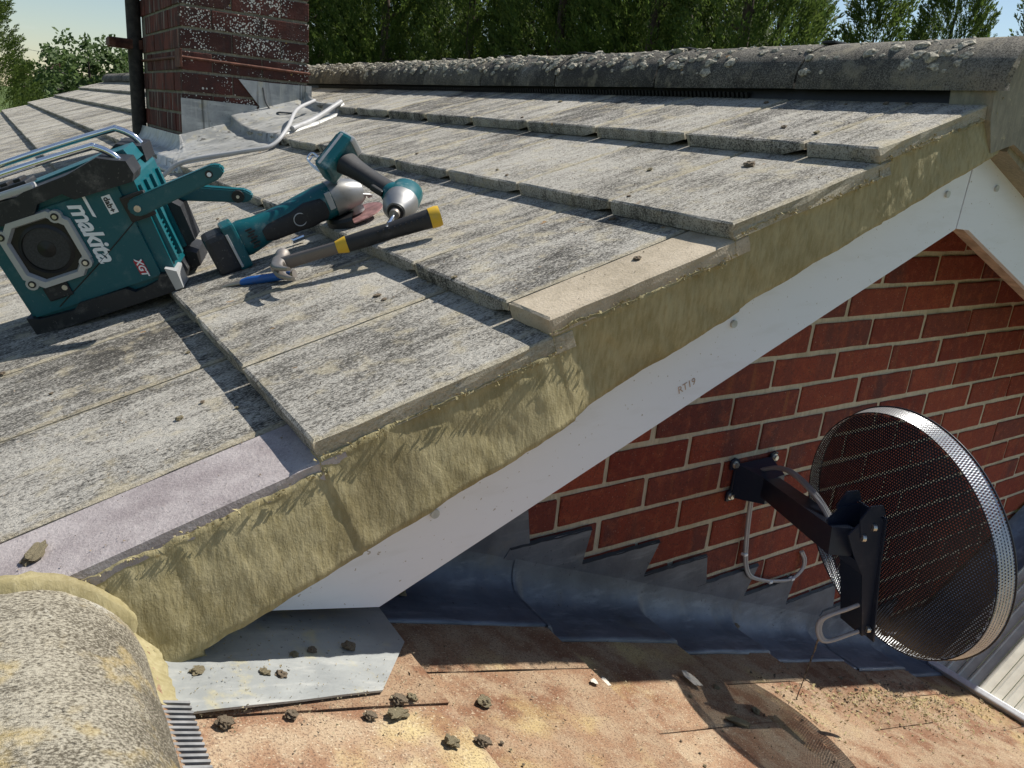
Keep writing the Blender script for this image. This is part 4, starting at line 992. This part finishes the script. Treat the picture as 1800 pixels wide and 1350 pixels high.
# ------------------------------------------------------------------ satellite dish
dsh = thing('satellite_dish', 'black perforated satellite dish seen from behind on a wall bracket', 'satellite dish', (.43, -.01, .02))
da, de = R(-14.5), R(8)
dn = Vector((math.cos(de)*math.cos(da), math.cos(de)*math.sin(da), math.sin(de))); dhh = Vector((0, 0, 1)).cross(dn).normalized(); du = dn.cross(dhh)
dc = Vector((.345, -.4, .096))-dn*.014; RH = .221; DD = .042
def D_(a, b_, d=0): 
    q = (a*a+b_*b_)/(RH*RH); return dc+dhh*a+du*b_+dn*((q-1)*DD+d)
pm = MB(); pitch = .0052; hr = pitch*.235; vs_ = []; fs = []; vid = {}
def vkey(a, b_):
    k_ = (round(a*2e5), round(b_*2e5))
    if k_ not in vid: vid[k_] = len(vs_); vs_.append(D_(a, b_))
    return vid[k_]
nr = int(RH/(pitch*.866))+1; R6 = pitch/math.sqrt(3)
for j in range(-nr, nr+1):
    for i in range(-nr-2, nr+3):
        a = (i+.5*(j % 2))*pitch; b_ = j*pitch*.8660254
        if a*a+b_*b_ > (RH-.002)**2: continue
        ou = [vkey(a+R6*math.cos(math.pi/6+math.pi/3*k), b_+R6*math.sin(math.pi/6+math.pi/3*k)) for k in range(6)]
        inn = []
        for k in range(6):
            inn.append(len(vs_)); vs_.append(D_(a+hr*math.cos(math.pi/6+math.pi/3*k), b_+hr*math.sin(math.pi/6+math.pi/3*k)))
        for k in range(6): fs.append((ou[k], ou[(k+1) % 6], inn[(k+1) % 6], inn[k]))
pm.add(vs_, fs, True); refl = pm.build('reflector', 'dish', dsh, fix=False)
def e(t, r, d): return dc+dhh*math.cos(t)*r+du*math.sin(t)*r+dn*d
rim = MB(); nc_ = 268; nrow = 6; dlt = .030
for k in range(nc_):
    for j in range(nrow):
        t0, t1 = 2*math.pi*(k+.5*(j % 2))/nc_, 2*math.pi*(k+1+.5*(j % 2))/nc_; d0, d1 = dlt*j/nrow, dlt*(j+1)/nrow
        def rr_(d): return RH+.006*(d/dlt)
        ou = [e(t0, rr_(d0), d0), e(t1, rr_(d0), d0), e(t1, rr_(d1), d1), e(t0, rr_(d1), d1)]
        tm, dm = (t0+t1)/2, (d0+d1)/2; ht, hd_ = (t1-t0)*.27, (d1-d0)*.27
        inn = [e(tm-ht, rr_(dm), dm-hd_), e(tm+ht, rr_(dm), dm-hd_), e(tm+ht, rr_(dm), dm+hd_), e(tm-ht, rr_(dm), dm+hd_)]
        rim.add(ou+inn, [(0, 1, 5, 4), (1, 2, 6, 5), (2, 3, 7, 6), (3, 0, 4, 7)])
rim.build('perforated_flange', 'rim', refl, fix=False)
lip = MB(); lip.tube([e(2*math.pi*k/96, RH+.0065, dlt) for k in range(97)], .0016, 6, False); lip.tube([e(2*math.pi*k/96, RH, 0) for k in range(97)], .0012, 6, False); lip.build('rim_bead', 'dish', refl)
# mounting plate on the back with hooked top
pl_ = MB(); c0 = D_(0, 0)
def B_(a, b_, d): return c0+dhh*a+du*b_+dn*d
for a in (-.028, .026):
    pl_.prism([B_(a, -.185, -.002), B_(a, .055, -.004), B_(a, .062, -.012), B_(a, .060, -.05), B_(a, .040, -.075), B_(a, .00, -.06), B_(a, -.05, -.035), B_(a, -.185, -.018)], dhh*.003)
pl_.prism([B_(-.026, -.185, -.018), B_(-.026, -.05, -.035), B_(-.026, -.02, -.048), B_(-.026, -.02, -.045), B_(-.026, -.05, -.032), B_(-.026, -.185, -.014)], dhh*.053)
pl_.prism([B_(-.042, -.192, -.004), B_(.042, -.192, -.004), B_(.034, -.04, -.004), B_(.034, .06, -.004), B_(-.034, .06, -.004), B_(-.034, -.04, -.004)], dn*.003)
mpo = pl_.build('mounting_plate', 'bracket', dsh)
hk = MB(); hk.prism([B_(-.030, .030, -.05), B_(-.030, .065, -.055), B_(-.030, .088, -.035), B_(-.030, .085, -.01), B_(-.030, .065, -.002), B_(-.030, .062, -.02), B_(-.030, .05, -.03)], dhh*.003); hk.build('tilt_bracket', 'bracket', dsh)
hk = MB(); hk.prism([B_(.028, .030, -.05), B_(.028, .065, -.055), B_(.028, .088, -.035), B_(.028, .085, -.01), B_(.028, .065, -.002), B_(.028, .062, -.02), B_(.028, .05, -.03)], dhh*.003); hk.build('tilt_bracket', 'bracket', dsh)
pv = B_(0, .012, -.062)
# arm: folded channel from the wall plate to the pivot
w0 = Vector((.432, -.045, .022)); aa = (pv-w0).normalized(); asd = aa.cross(Vector((0, 0, 1))).normalized(); aup = asd.cross(aa)
al = (pv-w0).length
ar = MB()
ar.hexa([w0+asd*sx_*.021+aup*sz_+aa*t_ for t_, sz_, sx_ in ((0, -.022, -1), (al, -.028, -1), (al, -.028, 1), (0, -.022, 1), (0, .020, -1), (al, .022, -1), (al, .022, 1), (0, .020, 1))])
armo = ar.build('arm', 'bracket', dsh)
for t_ in (.09, .13, .145, .17, .24, .255):
    s_ = MB(); q = w0+aa*t_-asd*.0215-aup*.004*(1 if t_ > .2 else -1); s_.cyl(q, q-asd*.001, .0024, 10); s_.build('arm_hole', 'galv', armo)
# elbow and wall plate with four ears
wp = MB(); wp.box((.432, -.006, .020), .125, .006, .078, bev=.002); wpo = wp.build('wall_plate', 'bracket', dsh)
for (x, z) in ((.366, .062), (.370, -.016), (.500, .058), (.493, -.018)):
    ea = MB(); ea.prism([(x-.012, -.009, z-.012), (x+.012, -.009, z-.012), (x+(.03 if x < .43 else -.03), -.009, .02), (x+.012, -.009, z+.010), (x, -.009, z+.015), (x-.012, -.009, z+.010)], (0, .005, 0)); ea.build('plate_ear', 'bracket', wpo)
    bo = MB(); bo.cyl((x, -.008, z), (x, -.016, z), .0065, 6); bo.cyl((x, -.008, z), (x, -.0105, z), .009, 14); bo.build('bolt', 'galv', wpo)
el_ = MB(); el_.hexa([Vector(p) for p in ((.372, -.010, -.020), (.486, -.010, -.020), (.462, -.075, -.010), (.395, -.082, -.008), (.372, -.010, .062), (.486, -.010, .062), (.460, -.072, .048), (.395, -.080, .050))]); el_.build('elbow', 'bracket', dsh)
for q in (pv-asd*.024-aup*.008-aa*.02, pv-asd*.024+aup*.004-aa*.025, B_(-.030, .030, -.048), B_(-.030, .046, -.028), B_(-.030, -.17, -.012)):
    bo = MB(); bo.cyl(q, q-asd*.006, .0062, 12); bo.build('bolt', 'galv', dsh)
# feed arm and receiver head on the front
la = MB(); la.tube(smooth_path([dc-du*(RH+.004)+dn*.02, dc-du*(RH+.012)+dn*.05, dc-du*(RH-.01)+dn*.09]), .007, 8); la.build('feed_arm_stub', 'bracket', dsh)
# cables
def cable(pts, r, label, mat='cable_grey', twin=0, name='cable'):
    c = MB(); c.tube(smooth_path(pts, 8), r, 8)
    if twin: c.tube(smooth_path([Vector(p)+Vector((.006, -.001, .001))*twin for p in pts], 8), r, 8)
    o = c.build(name, mat); tag(o, label, 'cable'); return o
cable([(.432, -.016, -.035), (.446, -.012, -.12), (.462, -.011, -.20), (.485, -.011, -.247), (.52, -.011, -.270), (.58, -.012, -.292), (.66, -.012, -.308), (.70, -.012, -.288), (.702, -.011, -.262), (.686, -.008, -.236)], .0034, 'looped grey twin cable clipped to the brick below the dish bracket', twin=1)
for (x, z) in ((.455, -.185), (.575, -.292), (.665, -.307)):
    c = MB(); c.box((x+.002, -.012, z), .012, .012, .006, bev=.001); tag(c.build('cable_clip', 'white'), 'small white clip holding the looped cable to the wall', 'cable clip', 'cable clips on the wall')
cable([w0+Vector((-.012, .01, .028)), w0+aa*.06+aup*.048, w0+aa*.15+aup*.056, w0+aa*.26+aup*.042, w0+aa*.33+aup*.018, w0+aa*.36-aup*.01], .0042, 'grey cable running along the dish arm', twin=1)
lowp = B_(-.02, -.12, -.03)
cable([lowp, lowp-asd*.02+Vector((-.03, .015, -.005)), lowp+Vector((-.055, .03, -.035)), lowp+Vector((-.045, .02, -.075)), B_(-.02, -.18, -.02)], .0038, 'grey cable looping out at the foot of the dish plate', twin=1)
# dry root strand hanging from that loop
hs_ = lowp+Vector((-.05, .025, -.055)); st = MB(); pts = []
for k in range(22):
    t = k/21; pts.append(hs_+Vector((-.012*t+.003*fbm(k*.4, 1, 0, 1, 2), .01*t, -.155*t)))
st.tube(pts, .0015, 6, rs=[.0008+.0035*max(0, fbm(k*.5, 9, 3, 1, 2)+.25)*(1-k/30) for k in range(22)]); tag(st.build('hanging_root', 'lump_dark'), 'thin dirty root strand hanging below the dish cable', 'root')

# ------------------------------------------------------------------ debris
lm_ = [lump_mesh('mortar_lump', 'lump', s_, 3, .42, spiky=1.1) for s_ in range(4)]; ld_ = [lump_mesh('moss_lump', 'lump_dark', 10+s_, 3, .42, spiky=1.5) for s_ in range(3)]
lf_ = [lump_mesh('lichen_flake', 'flake', 20+s_, 2, .45, (1, .8, .18)) for s_ in range(3)]
def lay(meshes, name, u, y, r, label, group=None, lift=.0, elong=1.0, cat='debris', rot=None):
    u, y, r = lu(u), ly(y), r*(.95 if meshes is lf_ else .62)
    n_ = lower_n(u)+lift+r*.45
    mw = frame(Q(u, y, n_), -LU, Vector((0, -1, 0)), LN) @ Matrix.Rotation(rnd.uniform(0, 6.28) if rot is None else rot, 4, 'Z') @ Matrix.Diagonal((r*elong, r, r*.8, 1))
    o = link_mesh(name, meshes[rnd.randrange(len(meshes))], mw); tag(o, label, cat, group); return o
lay(ld_, 'moss_lump', -.928, -.318, .012, 'dark moss lump in the shaded corner of the pale lead sheet', lift=.005)
lay(ld_, 'moss_lump', -.725, -.302, .013, 'reddish brown mossy lump at the shadow edge near the lead corner', lift=.005)
lay(lm_, 'mortar_lump', -.845, -.350, .010, 'pale mortar lump beside a grey one on the lead sheet', lift=.005)
lay(ld_, 'stone_lump', -.828, -.354, .010, 'grey stone touching the pale mortar lump on the lead sheet', lift=.005)
lay(lm_, 'mortar_lump', -.80, -.316, .008, 'small pale lump left of a dark one at the lead shadow edge', lift=.005)
lay(ld_, 'moss_lump', -.775, -.308, .009, 'dark lump at the lead shadow edge beside a pale chip', lift=.005)
lay(lm_, 'mortar_lump', -.915, -.345, .009, 'yellow mortar crumb at the left end of the lead sheet', lift=.005, elong=1.5)
lay(ld_, 'moss_lump', -.700, -.400, .014, 'dark brown lump just off the chamfered lead corner')
lay(lm_, 'mortar_lump', -.680, -.396, .010, 'pale crumb touching the lump at the lead corner')
lay(ld_, 'moss_lump', -.905, -.422, .013, 'reddish lump beside the ventilation comb')
lay(ld_, 'moss_lump', -.835, -.415, .010, 'dark lump on the tile below the lead sheet')
lay(lm_, 'mortar_lump', -.715, -.424, .013, 'long cream mortar flake lying on the near red tile', elong=1.9, rot=.3)
lay(ld_, 'moss_lump', -.748, -.424, .011, 'furry brown lump left of the long mortar flake')
lay(lm_, 'mortar_lump', -.553, -.378, .015, 'upright tan mortar lump in the middle of the red tiles')
lay(lm_, 'mortar_lump', -.672, -.475, .014, 'tan lump beside a grey lump near the bottom of the picture')
lay(ld_, 'stone_lump', -.630, -.478, .014, 'grey lump beside a tan lump near the bottom of the picture', lift=.0)
lay(lf_, 'lichen_flake', -.262, -.315, .014, 'pale flake by the second tile step below the shadow')
lay(lf_, 'lichen_flake', -.05, -.315, .018, 'large white flake on the third tile near the shadow', elong=1.5)
lay(lf_, 'lichen_flake', -.325, -.345, .009, 'small white oval flake left of the tile step')
lay(lm_, 'mortar_lump', .0, -.335, .009, 'yellowish lump right of the large white flake')
lay(lm_, 'mortar_lump', .025, -.405, .013, 'greyish lump sitting on the tile edge beside the dish shadow')
lay(lm_, 'mortar_lump', -.055, -.428, .016, 'long yellow mortar flake in front of the dish shadow', elong=2.2, rot=-.5)
lay(lm_, 'mortar_lump', -.545, -.115, .012, 'grey lump on the shaded lead near the bargeboard', lift=.006)
lay(ld_, 'moss_lump', .39, -.085, .016, 'dark moss tuft on the shaded lead apron', lift=.006, elong=1.4)
lay(ld_, 'moss_lump', 1.43, -.17, .03, 'green brown moss tuft in the valley by the plastic roof', lift=.01, elong=1.4)
for k in range(34):
    u_ = rnd.uniform(-.9, .9); y_ = rnd.uniform(-.62, -.32)
    lay(rnd.choice([lm_, ld_]), 'small_crumb', u_, y_, rnd.uniform(.0025, .005), 'small mortar or moss crumb scattered on the sunlit red tiles', 'crumbs on the red tiles')
# grit scattered over the lower roof and its lead
def grit(n, ufun, yfun, rr, name, mat, label, nfun):
    b = MB()
    for _ in range(n):
        u_, y_ = ufun(), yfun(); c = Q(u_, y_, nfun(u_)+.001); r_ = rnd.uniform(*rr)
        pts = [c+Vector((rnd.uniform(-1, 1), rnd.uniform(-1, 1), rnd.uniform(-.4, 1)))*r_ for _ in range(4)]
        b.add(pts, [(0, 1, 2), (0, 3, 1), (1, 3, 2), (2, 3, 0)])
    o = b.build(name, mat); tag(o, label, 'grit', kind='stuff'); return o
def tri(a, b_): return lambda: rnd.uniform(a, b_)
grit(2600, tri(-.95, 1.45), tri(-.8, -.2), (.0008, .0024), 'fine_grit', 'lump', 'fine pale grit scattered over the red tiles', lower_n)
grit(900, tri(-.95, 1.45), tri(-.8, -.2), (.001, .0034), 'dark_grit', 'lump_dark', 'fine dark grit scattered over the red tiles', lower_n)
def udense(): return min(1.42, max(.3, rnd.gauss(.85, .3)))
grit(1700, udense, lambda: -.30-abs(rnd.gauss(0, .08))+.03, (.0014, .0050), 'mortar_grit', 'yellow_mortar', 'yellow mortar grit piled below the dish', lower_n)
grit(500, udense, lambda: -.27+rnd.gauss(0, .05), (.002, .006), 'moss_grit', 'lump_dark', 'dark moss grit in the shade below the dish', lower_n)
grit(500, tri(-.945, -.64), tri(-.40, -.2), (.0006, .002), 'lead_grit', 'lump', 'fine crumbs on the pale lead sheet', lambda u_: lower_n(u_)+.006)
# bits on the main roof
def rlay(meshes, name, S, y, r, label, group=None, elong=1.0, cat='debris'):
    f = S-math.floor(S); mw = frame(P(S, y, -T*f+r*.35), U, Vector((0, 1, 0)), N) @ Matrix.Rotation(rnd.uniform(0, 6.28), 4, 'Z') @ Matrix.Diagonal((r*elong, r, r*.6, 1))
    o = link_mesh(name, meshes[rnd.randrange(len(meshes))], mw); tag(o, label, cat, group)
for k in range(46):
    y_ = rnd.uniform(-.15, 1)**2*6 if k > 14 else rnd.uniform(-.2, 1.5); S = rnd.uniform(.05, 4.9)
    if S > 1 and S < 2.6 and .2 < y_ < .8: continue
    rlay(ld_ if k % 3 else lm_, 'small_crumb', S, y_, rnd.uniform(.0025, .006), 'small dark crumb lying on the grey roof tiles', 'crumbs on the grey roof')
rlay(lm_, 'mortar_lump', .12, -.20, .010, 'yellow mortar crumb on the purple verge tile', elong=1.6)
rlay(ld_, 'moss_lump', 3.76, -.06, .010, 'brown moss lump beside another at the top verge step')
rlay(lf_, 'white_chip', 2.95, 1.38, .028, 'white chip lying on the tiles behind the tools', elong=1.3)
gg = MB()
for _ in range(2600):
    S = rnd.uniform(-.3, 5); y_ = -.25+abs(rnd.gauss(0, .8)); f = S-math.floor(S); c = P(S, y_, -T*f+.001); r_ = rnd.uniform(.0006, .0022)
    pts = [c+Vector((rnd.uniform(-1, 1), rnd.uniform(-1, 1), rnd.uniform(-.3, 1)))*r_ for _ in range(4)]
    gg.add(pts, [(0, 1, 2), (0, 3, 1), (1, 3, 2), (2, 3, 0)])
tag(gg.build('roof_grit', 'lump_dark'), 'fine dark grit scattered over the grey roof', 'grit', kind='stuff')
# moss cushions on the ridge
mo = MB(); icos = bmesh.new(); bmesh.ops.create_icosphere(icos, subdivisions=2, radius=1); icos.verts.index_update()
iv = [v.co.copy() for v in icos.verts]; iff = [[v.index for v in f.verts] for f in icos.faces]; icos.free()
def moss(y_, a, r):
    c = Vector((RC.x-math.cos(a)*RR, y_, RC.z+math.sin(a)*RZ)); n_ = Vector((-math.cos(a)*RZ, 0, math.sin(a)*RR)).normalized(); tv = Vector((0, 1, 0)).cross(n_)
    s_ = rnd.uniform(0, 99); sx_ = rnd.uniform(.9, 1.7); pts = []
    for q in iv:
        k = 1+.55*fbm(q.x+s_, q.y, q.z, 2.2, 3); pts.append(c+Vector((0, 1, 0))*q.y*r*sx_*k+tv*q.x*r*k+n_*q.z*r*.55*k)
    mo.add(pts, iff, False)
for _ in range(2300):
    y_ = -.2+rnd.random()**1.3*9; dens = .5+.5*fbm(y_, 4.4, 0, 1.4, 2)
    if y_ < .35 and rnd.random() < .72: continue
    if rnd.random() > dens+.25: continue
    moss(y_, R(min(120, max(14, rnd.gauss(46, 17)))), .003+.012*rnd.random()**2.2)
tag(mo.build('ridge_moss', 'moss', roof), None, None, kind='stuff')

# ------------------------------------------------------------------ trees
def dirv(yaw, dist): return Vector((CAM.x+math.sin(R(yaw))*dist, CAM.y+math.cos(R(yaw))*dist, -4.6))
def conifer_mesh(seed, H, Rm, nb, lean=.35):
    r_ = random.Random(seed); vs_ = []; fs = []
    for _ in range(nb):
        t = r_.random()**.8; z = H*(.03+.97*t); rad_ = Rm*(1-t)**.62*(.55+.45*r_.random()**.5)+.06; a = r_.random()*6.283
        c = Vector((math.cos(a)*rad_, math.sin(a)*rad_, z)); o_ = Vector((math.cos(a), math.sin(a), 0))
        ax = (o_*r_.uniform(.4, 1.1)+Vector((lean*.5, .0, r_.uniform(.5, 1.1)))).normalized(); ln = r_.uniform(.45, 1.0)*(1-.35*t)
        sd_ = ax.cross(Vector((r_.uniform(-1, 1), r_.uniform(-1, 1), r_.uniform(-1, 1)))).normalized(); up = sd_.cross(ax)
        for _k in range(62):
            s_ = r_.random(); w_ = (1-s_*.85)*.26*ln
            p = c+ax*(s_*ln-.3*ln)+sd_*r_.uniform(-1, 1)*w_+up*r_.uniform(-.6, .6)*w_
            d = (ax+sd_*r_.uniform(-.9, .9)+up*r_.uniform(-.5, .5)+Vector((0, 0, .15))).normalized(); q = d.cross(up if r_.random() < .5 else sd_)
            if q.length < 1e-3: continue
            q.normalize(); l_ = r_.uniform(.09, .20)*ln; k = len(vs_); wd = l_*r_.uniform(.12, .20)
            vs_ += [p, p+d*l_*.45+q*wd, p+d*l_, p+d*l_*.45-q*wd]; fs.append((k, k+1, k+2, k+3))
    b = MB(); b.add(vs_, fs); return b.mesh('crown', 'conifer', fix=False)
def trunk_mesh(H, r0, seed, limbs=8):
    r_ = random.Random(seed); b = MB(); b.tube([(0, 0, 0), (.05, 0, H*.35), (0, .05, H*.7), (0, 0, H*.95)], r0, 9, rs=[r0, r0*.8, r0*.5, r0*.1])
    for _ in range(limbs):
        z = H*r_.uniform(.2, .8); a = r_.random()*6.28; l_ = H*.14*(1.1-z/H); b.tube([(0, 0, z), (math.cos(a)*l_*.6, math.sin(a)*l_*.6, z+l_*.25), (math.cos(a)*l_, math.sin(a)*l_, z+l_*.7)], r0*.2, 5, rs=[r0*.25, r0*.15, r0*.04])
    return b.mesh('trunk', 'bark', fix=False)
cvar = [conifer_mesh(s_, 11.5, 2.5, 1900) for s_ in range(3)]; tvar = [trunk_mesh(11, .2, s_) for s_ in range(2)]
def tree(name, label, cat, pos, crown, trunk, sc=1.0, rz=0.0, group=None, sxy=1.0):
    t = thing(name, label, cat, tuple(pos), group); t.rotation_euler = (0, 0, rz); t.scale = (sc*sxy, sc*sxy, sc)
    for n_, me in (('crown', crown), ('trunk', trunk)):
        o = bpy.data.objects.new(n_, me); COL.objects.link(o); o.parent = t
    return t
tl = 'tall dark cypress in the dense row behind the ridge'
rt = random.Random(12)
for k, yaw in enumerate([18.5, 21, 24, 27, 30, 33, 36, 39, 42, 45, 48]):
    d = 27-.15*(yaw-18)*2.0+(k % 2)*2.6
    tree('cypress_tree', tl, 'tree', dirv(yaw+rt.uniform(-.6, .6), d), cvar[k % 3], tvar[k % 2], rt.uniform(.95, 1.12), rt.uniform(0, 6.28), 'cypress row behind the ridge')
for k, yaw in enumerate([19.5, 25, 31, 37, 43, 49.5]):
    tree('cypress_tree', tl, 'tree', dirv(yaw, 33-.1*(yaw-18)), cvar[(k+1) % 3], tvar[k % 2], rt.uniform(1.1, 1.25), rt.uniform(0, 6.28), 'cypress row behind the ridge')
slim = [conifer_mesh(20+s_, 8.6, 1.5, 750) for s_ in range(2)]
tree('cypress_tree', 'slender cypress with sky on both sides above the ridge', 'tree', dirv(55.2, 18.5), slim[0], trunk_mesh(8, .12, 31), 1.02, .4)
tree('cypress_tree', 'wide ragged cypress above the right part of the ridge', 'tree', dirv(59.4, 17.5), cvar[1], tvar[1], .80, 1.0, None, .8)
tree('cypress_tree', 'cypress at the right edge of the picture', 'tree', dirv(64.6, 16.5), cvar[2], tvar[0], .74, 2.2, None, .8)
tree('cypress_tree', 'low cypress tip between the slender and the dense cypresses', 'tree', dirv(52.0, 20), slim[1], trunk_mesh(8, .12, 32), .86, 2.0)
tree('conifer_tree', 'large conifer cut off by the left edge of the picture', 'tree', dirv(.3, 26), cvar[0], tvar[0], .72, 1.0, None, 1.15)
def blob_tree(seed, H, r_, n, leaf, mat, nclump, zlo=.35, flat=.8):
    q = random.Random(seed); vs_ = []; fs = []
    for _ in range(nclump):
        u_ = Vector((q.gauss(0, 1), q.gauss(0, 1), q.gauss(0, 1))).normalized()*(q.random()**.4)
        c = Vector((u_.x*r_, u_.y*r_, H*(zlo+(1-zlo)/2)+u_.z*H*(1-zlo)/2*flat)); cr_ = r_*q.uniform(.10, .24)
        for _k in range(n):
            v = Vector((q.gauss(0, 1), q.gauss(0, 1), q.gauss(0, 1))).normalized()*cr_*q.random()**.5; p = c+v
            d = Vector((q.uniform(-1, 1), q.uniform(-1, 1), q.uniform(-.6, .8))).normalized(); s_ = d.orthogonal().normalized(); l_ = leaf*q.uniform(.6, 1.3); k = len(vs_)
            vs_ += [p, p+d*l_*.5+s_*l_*.32, p+d*l_, p+d*l_*.5-s_*l_*.32]; fs.append((k, k+1, k+2, k+3))
    b = MB(); b.add(vs_, fs); return b.mesh('crown', mat, fix=False)
tree('oak_tree', 'broad airy oak standing left of the chimney', 'tree', dirv(6.0, 46), blob_tree(5, 8.3, 2.9, 70, .26, 'oak', 150, .3), trunk_mesh(7, .25, 5, 14))
tree('leafy_bush', 'dark rounded bush between the conifer and the oak', 'bush', dirv(3.3, 34), blob_tree(6, 5.9, 1.5, 60, .2, 'oak', 110, .1), trunk_mesh(4, .1, 6, 4))
tree('leafy_bush', 'bright green bush at the left edge below the conifer', 'bush', dirv(1.2, 17), blob_tree(7, 4.3, 1.1, 60, .13, 'bush', 110, .1), trunk_mesh(3, .08, 7, 4))
tree('leafy_bush', 'low hedge bush beyond the far end of the roof', 'bush', dirv(6.2, 30), blob_tree(8, 4.75, 2.2, 60, .18, 'bush', 110, .1), trunk_mesh(3, .08, 8, 4))
tree('leafy_bush', 'shady bush in front of the far house', 'bush', dirv(4.6, 25), blob_tree(9, 4.6, 1.0, 60, .16, 'oak', 80, .1), trunk_mesh(3, .08, 9, 4))
# far house and wires
fh = thing('far_house', 'small pinkish house gable peeping through the trees at the left', 'house', tuple(dirv(4.55, 60)))
hb = Vector(dirv(4.55, 60)); b = MB(); b.prism([hb+Vector((-1.6, 0, 0)), hb+Vector((1.6, 0, 0)), hb+Vector((1.6, 0, 5.2)), hb+Vector((0, 0, 6.6)), hb+Vector((-1.6, 0, 5.2))], (0, 7, 0)); b.build('wall', 'far_wall', fh)
b = MB(); b.prism([hb+Vector((-1.9, -.2, 4.95)), hb+Vector((0, -.2, 6.62)), hb+Vector((1.9, -.2, 4.95)), hb+Vector((1.9, -.2, 5.15)), hb+Vector((0, -.2, 6.85)), hb+Vector((-1.9, -.2, 5.15))], (0, 7.4, 0)); b.build('roof', 'far_roof', fh)
b = MB(); b.box(hb+Vector((0, -.02, 4.6)), .9, .08, 1.0); b.build('window', 'glass', fh)
for k, (z0, z1) in enumerate(((3.05, 2.55), (2.0, 1.75))):
    b = MB(); a_, c_ = dirv(-3, 52), dirv(12, 60); a_.z = z0; c_.z = z1; mid = (a_+c_)/2; mid.z -= .35; b.tube(smooth_path([a_, mid, c_], 10), .012, 5)
    tag(b.build('overhead_wire', 'cable_dark'), ('upper' if k == 0 else 'lower')+' thin overhead wire crossing the sky left of the chimney', 'wire')
bpy.context.view_layer.update()
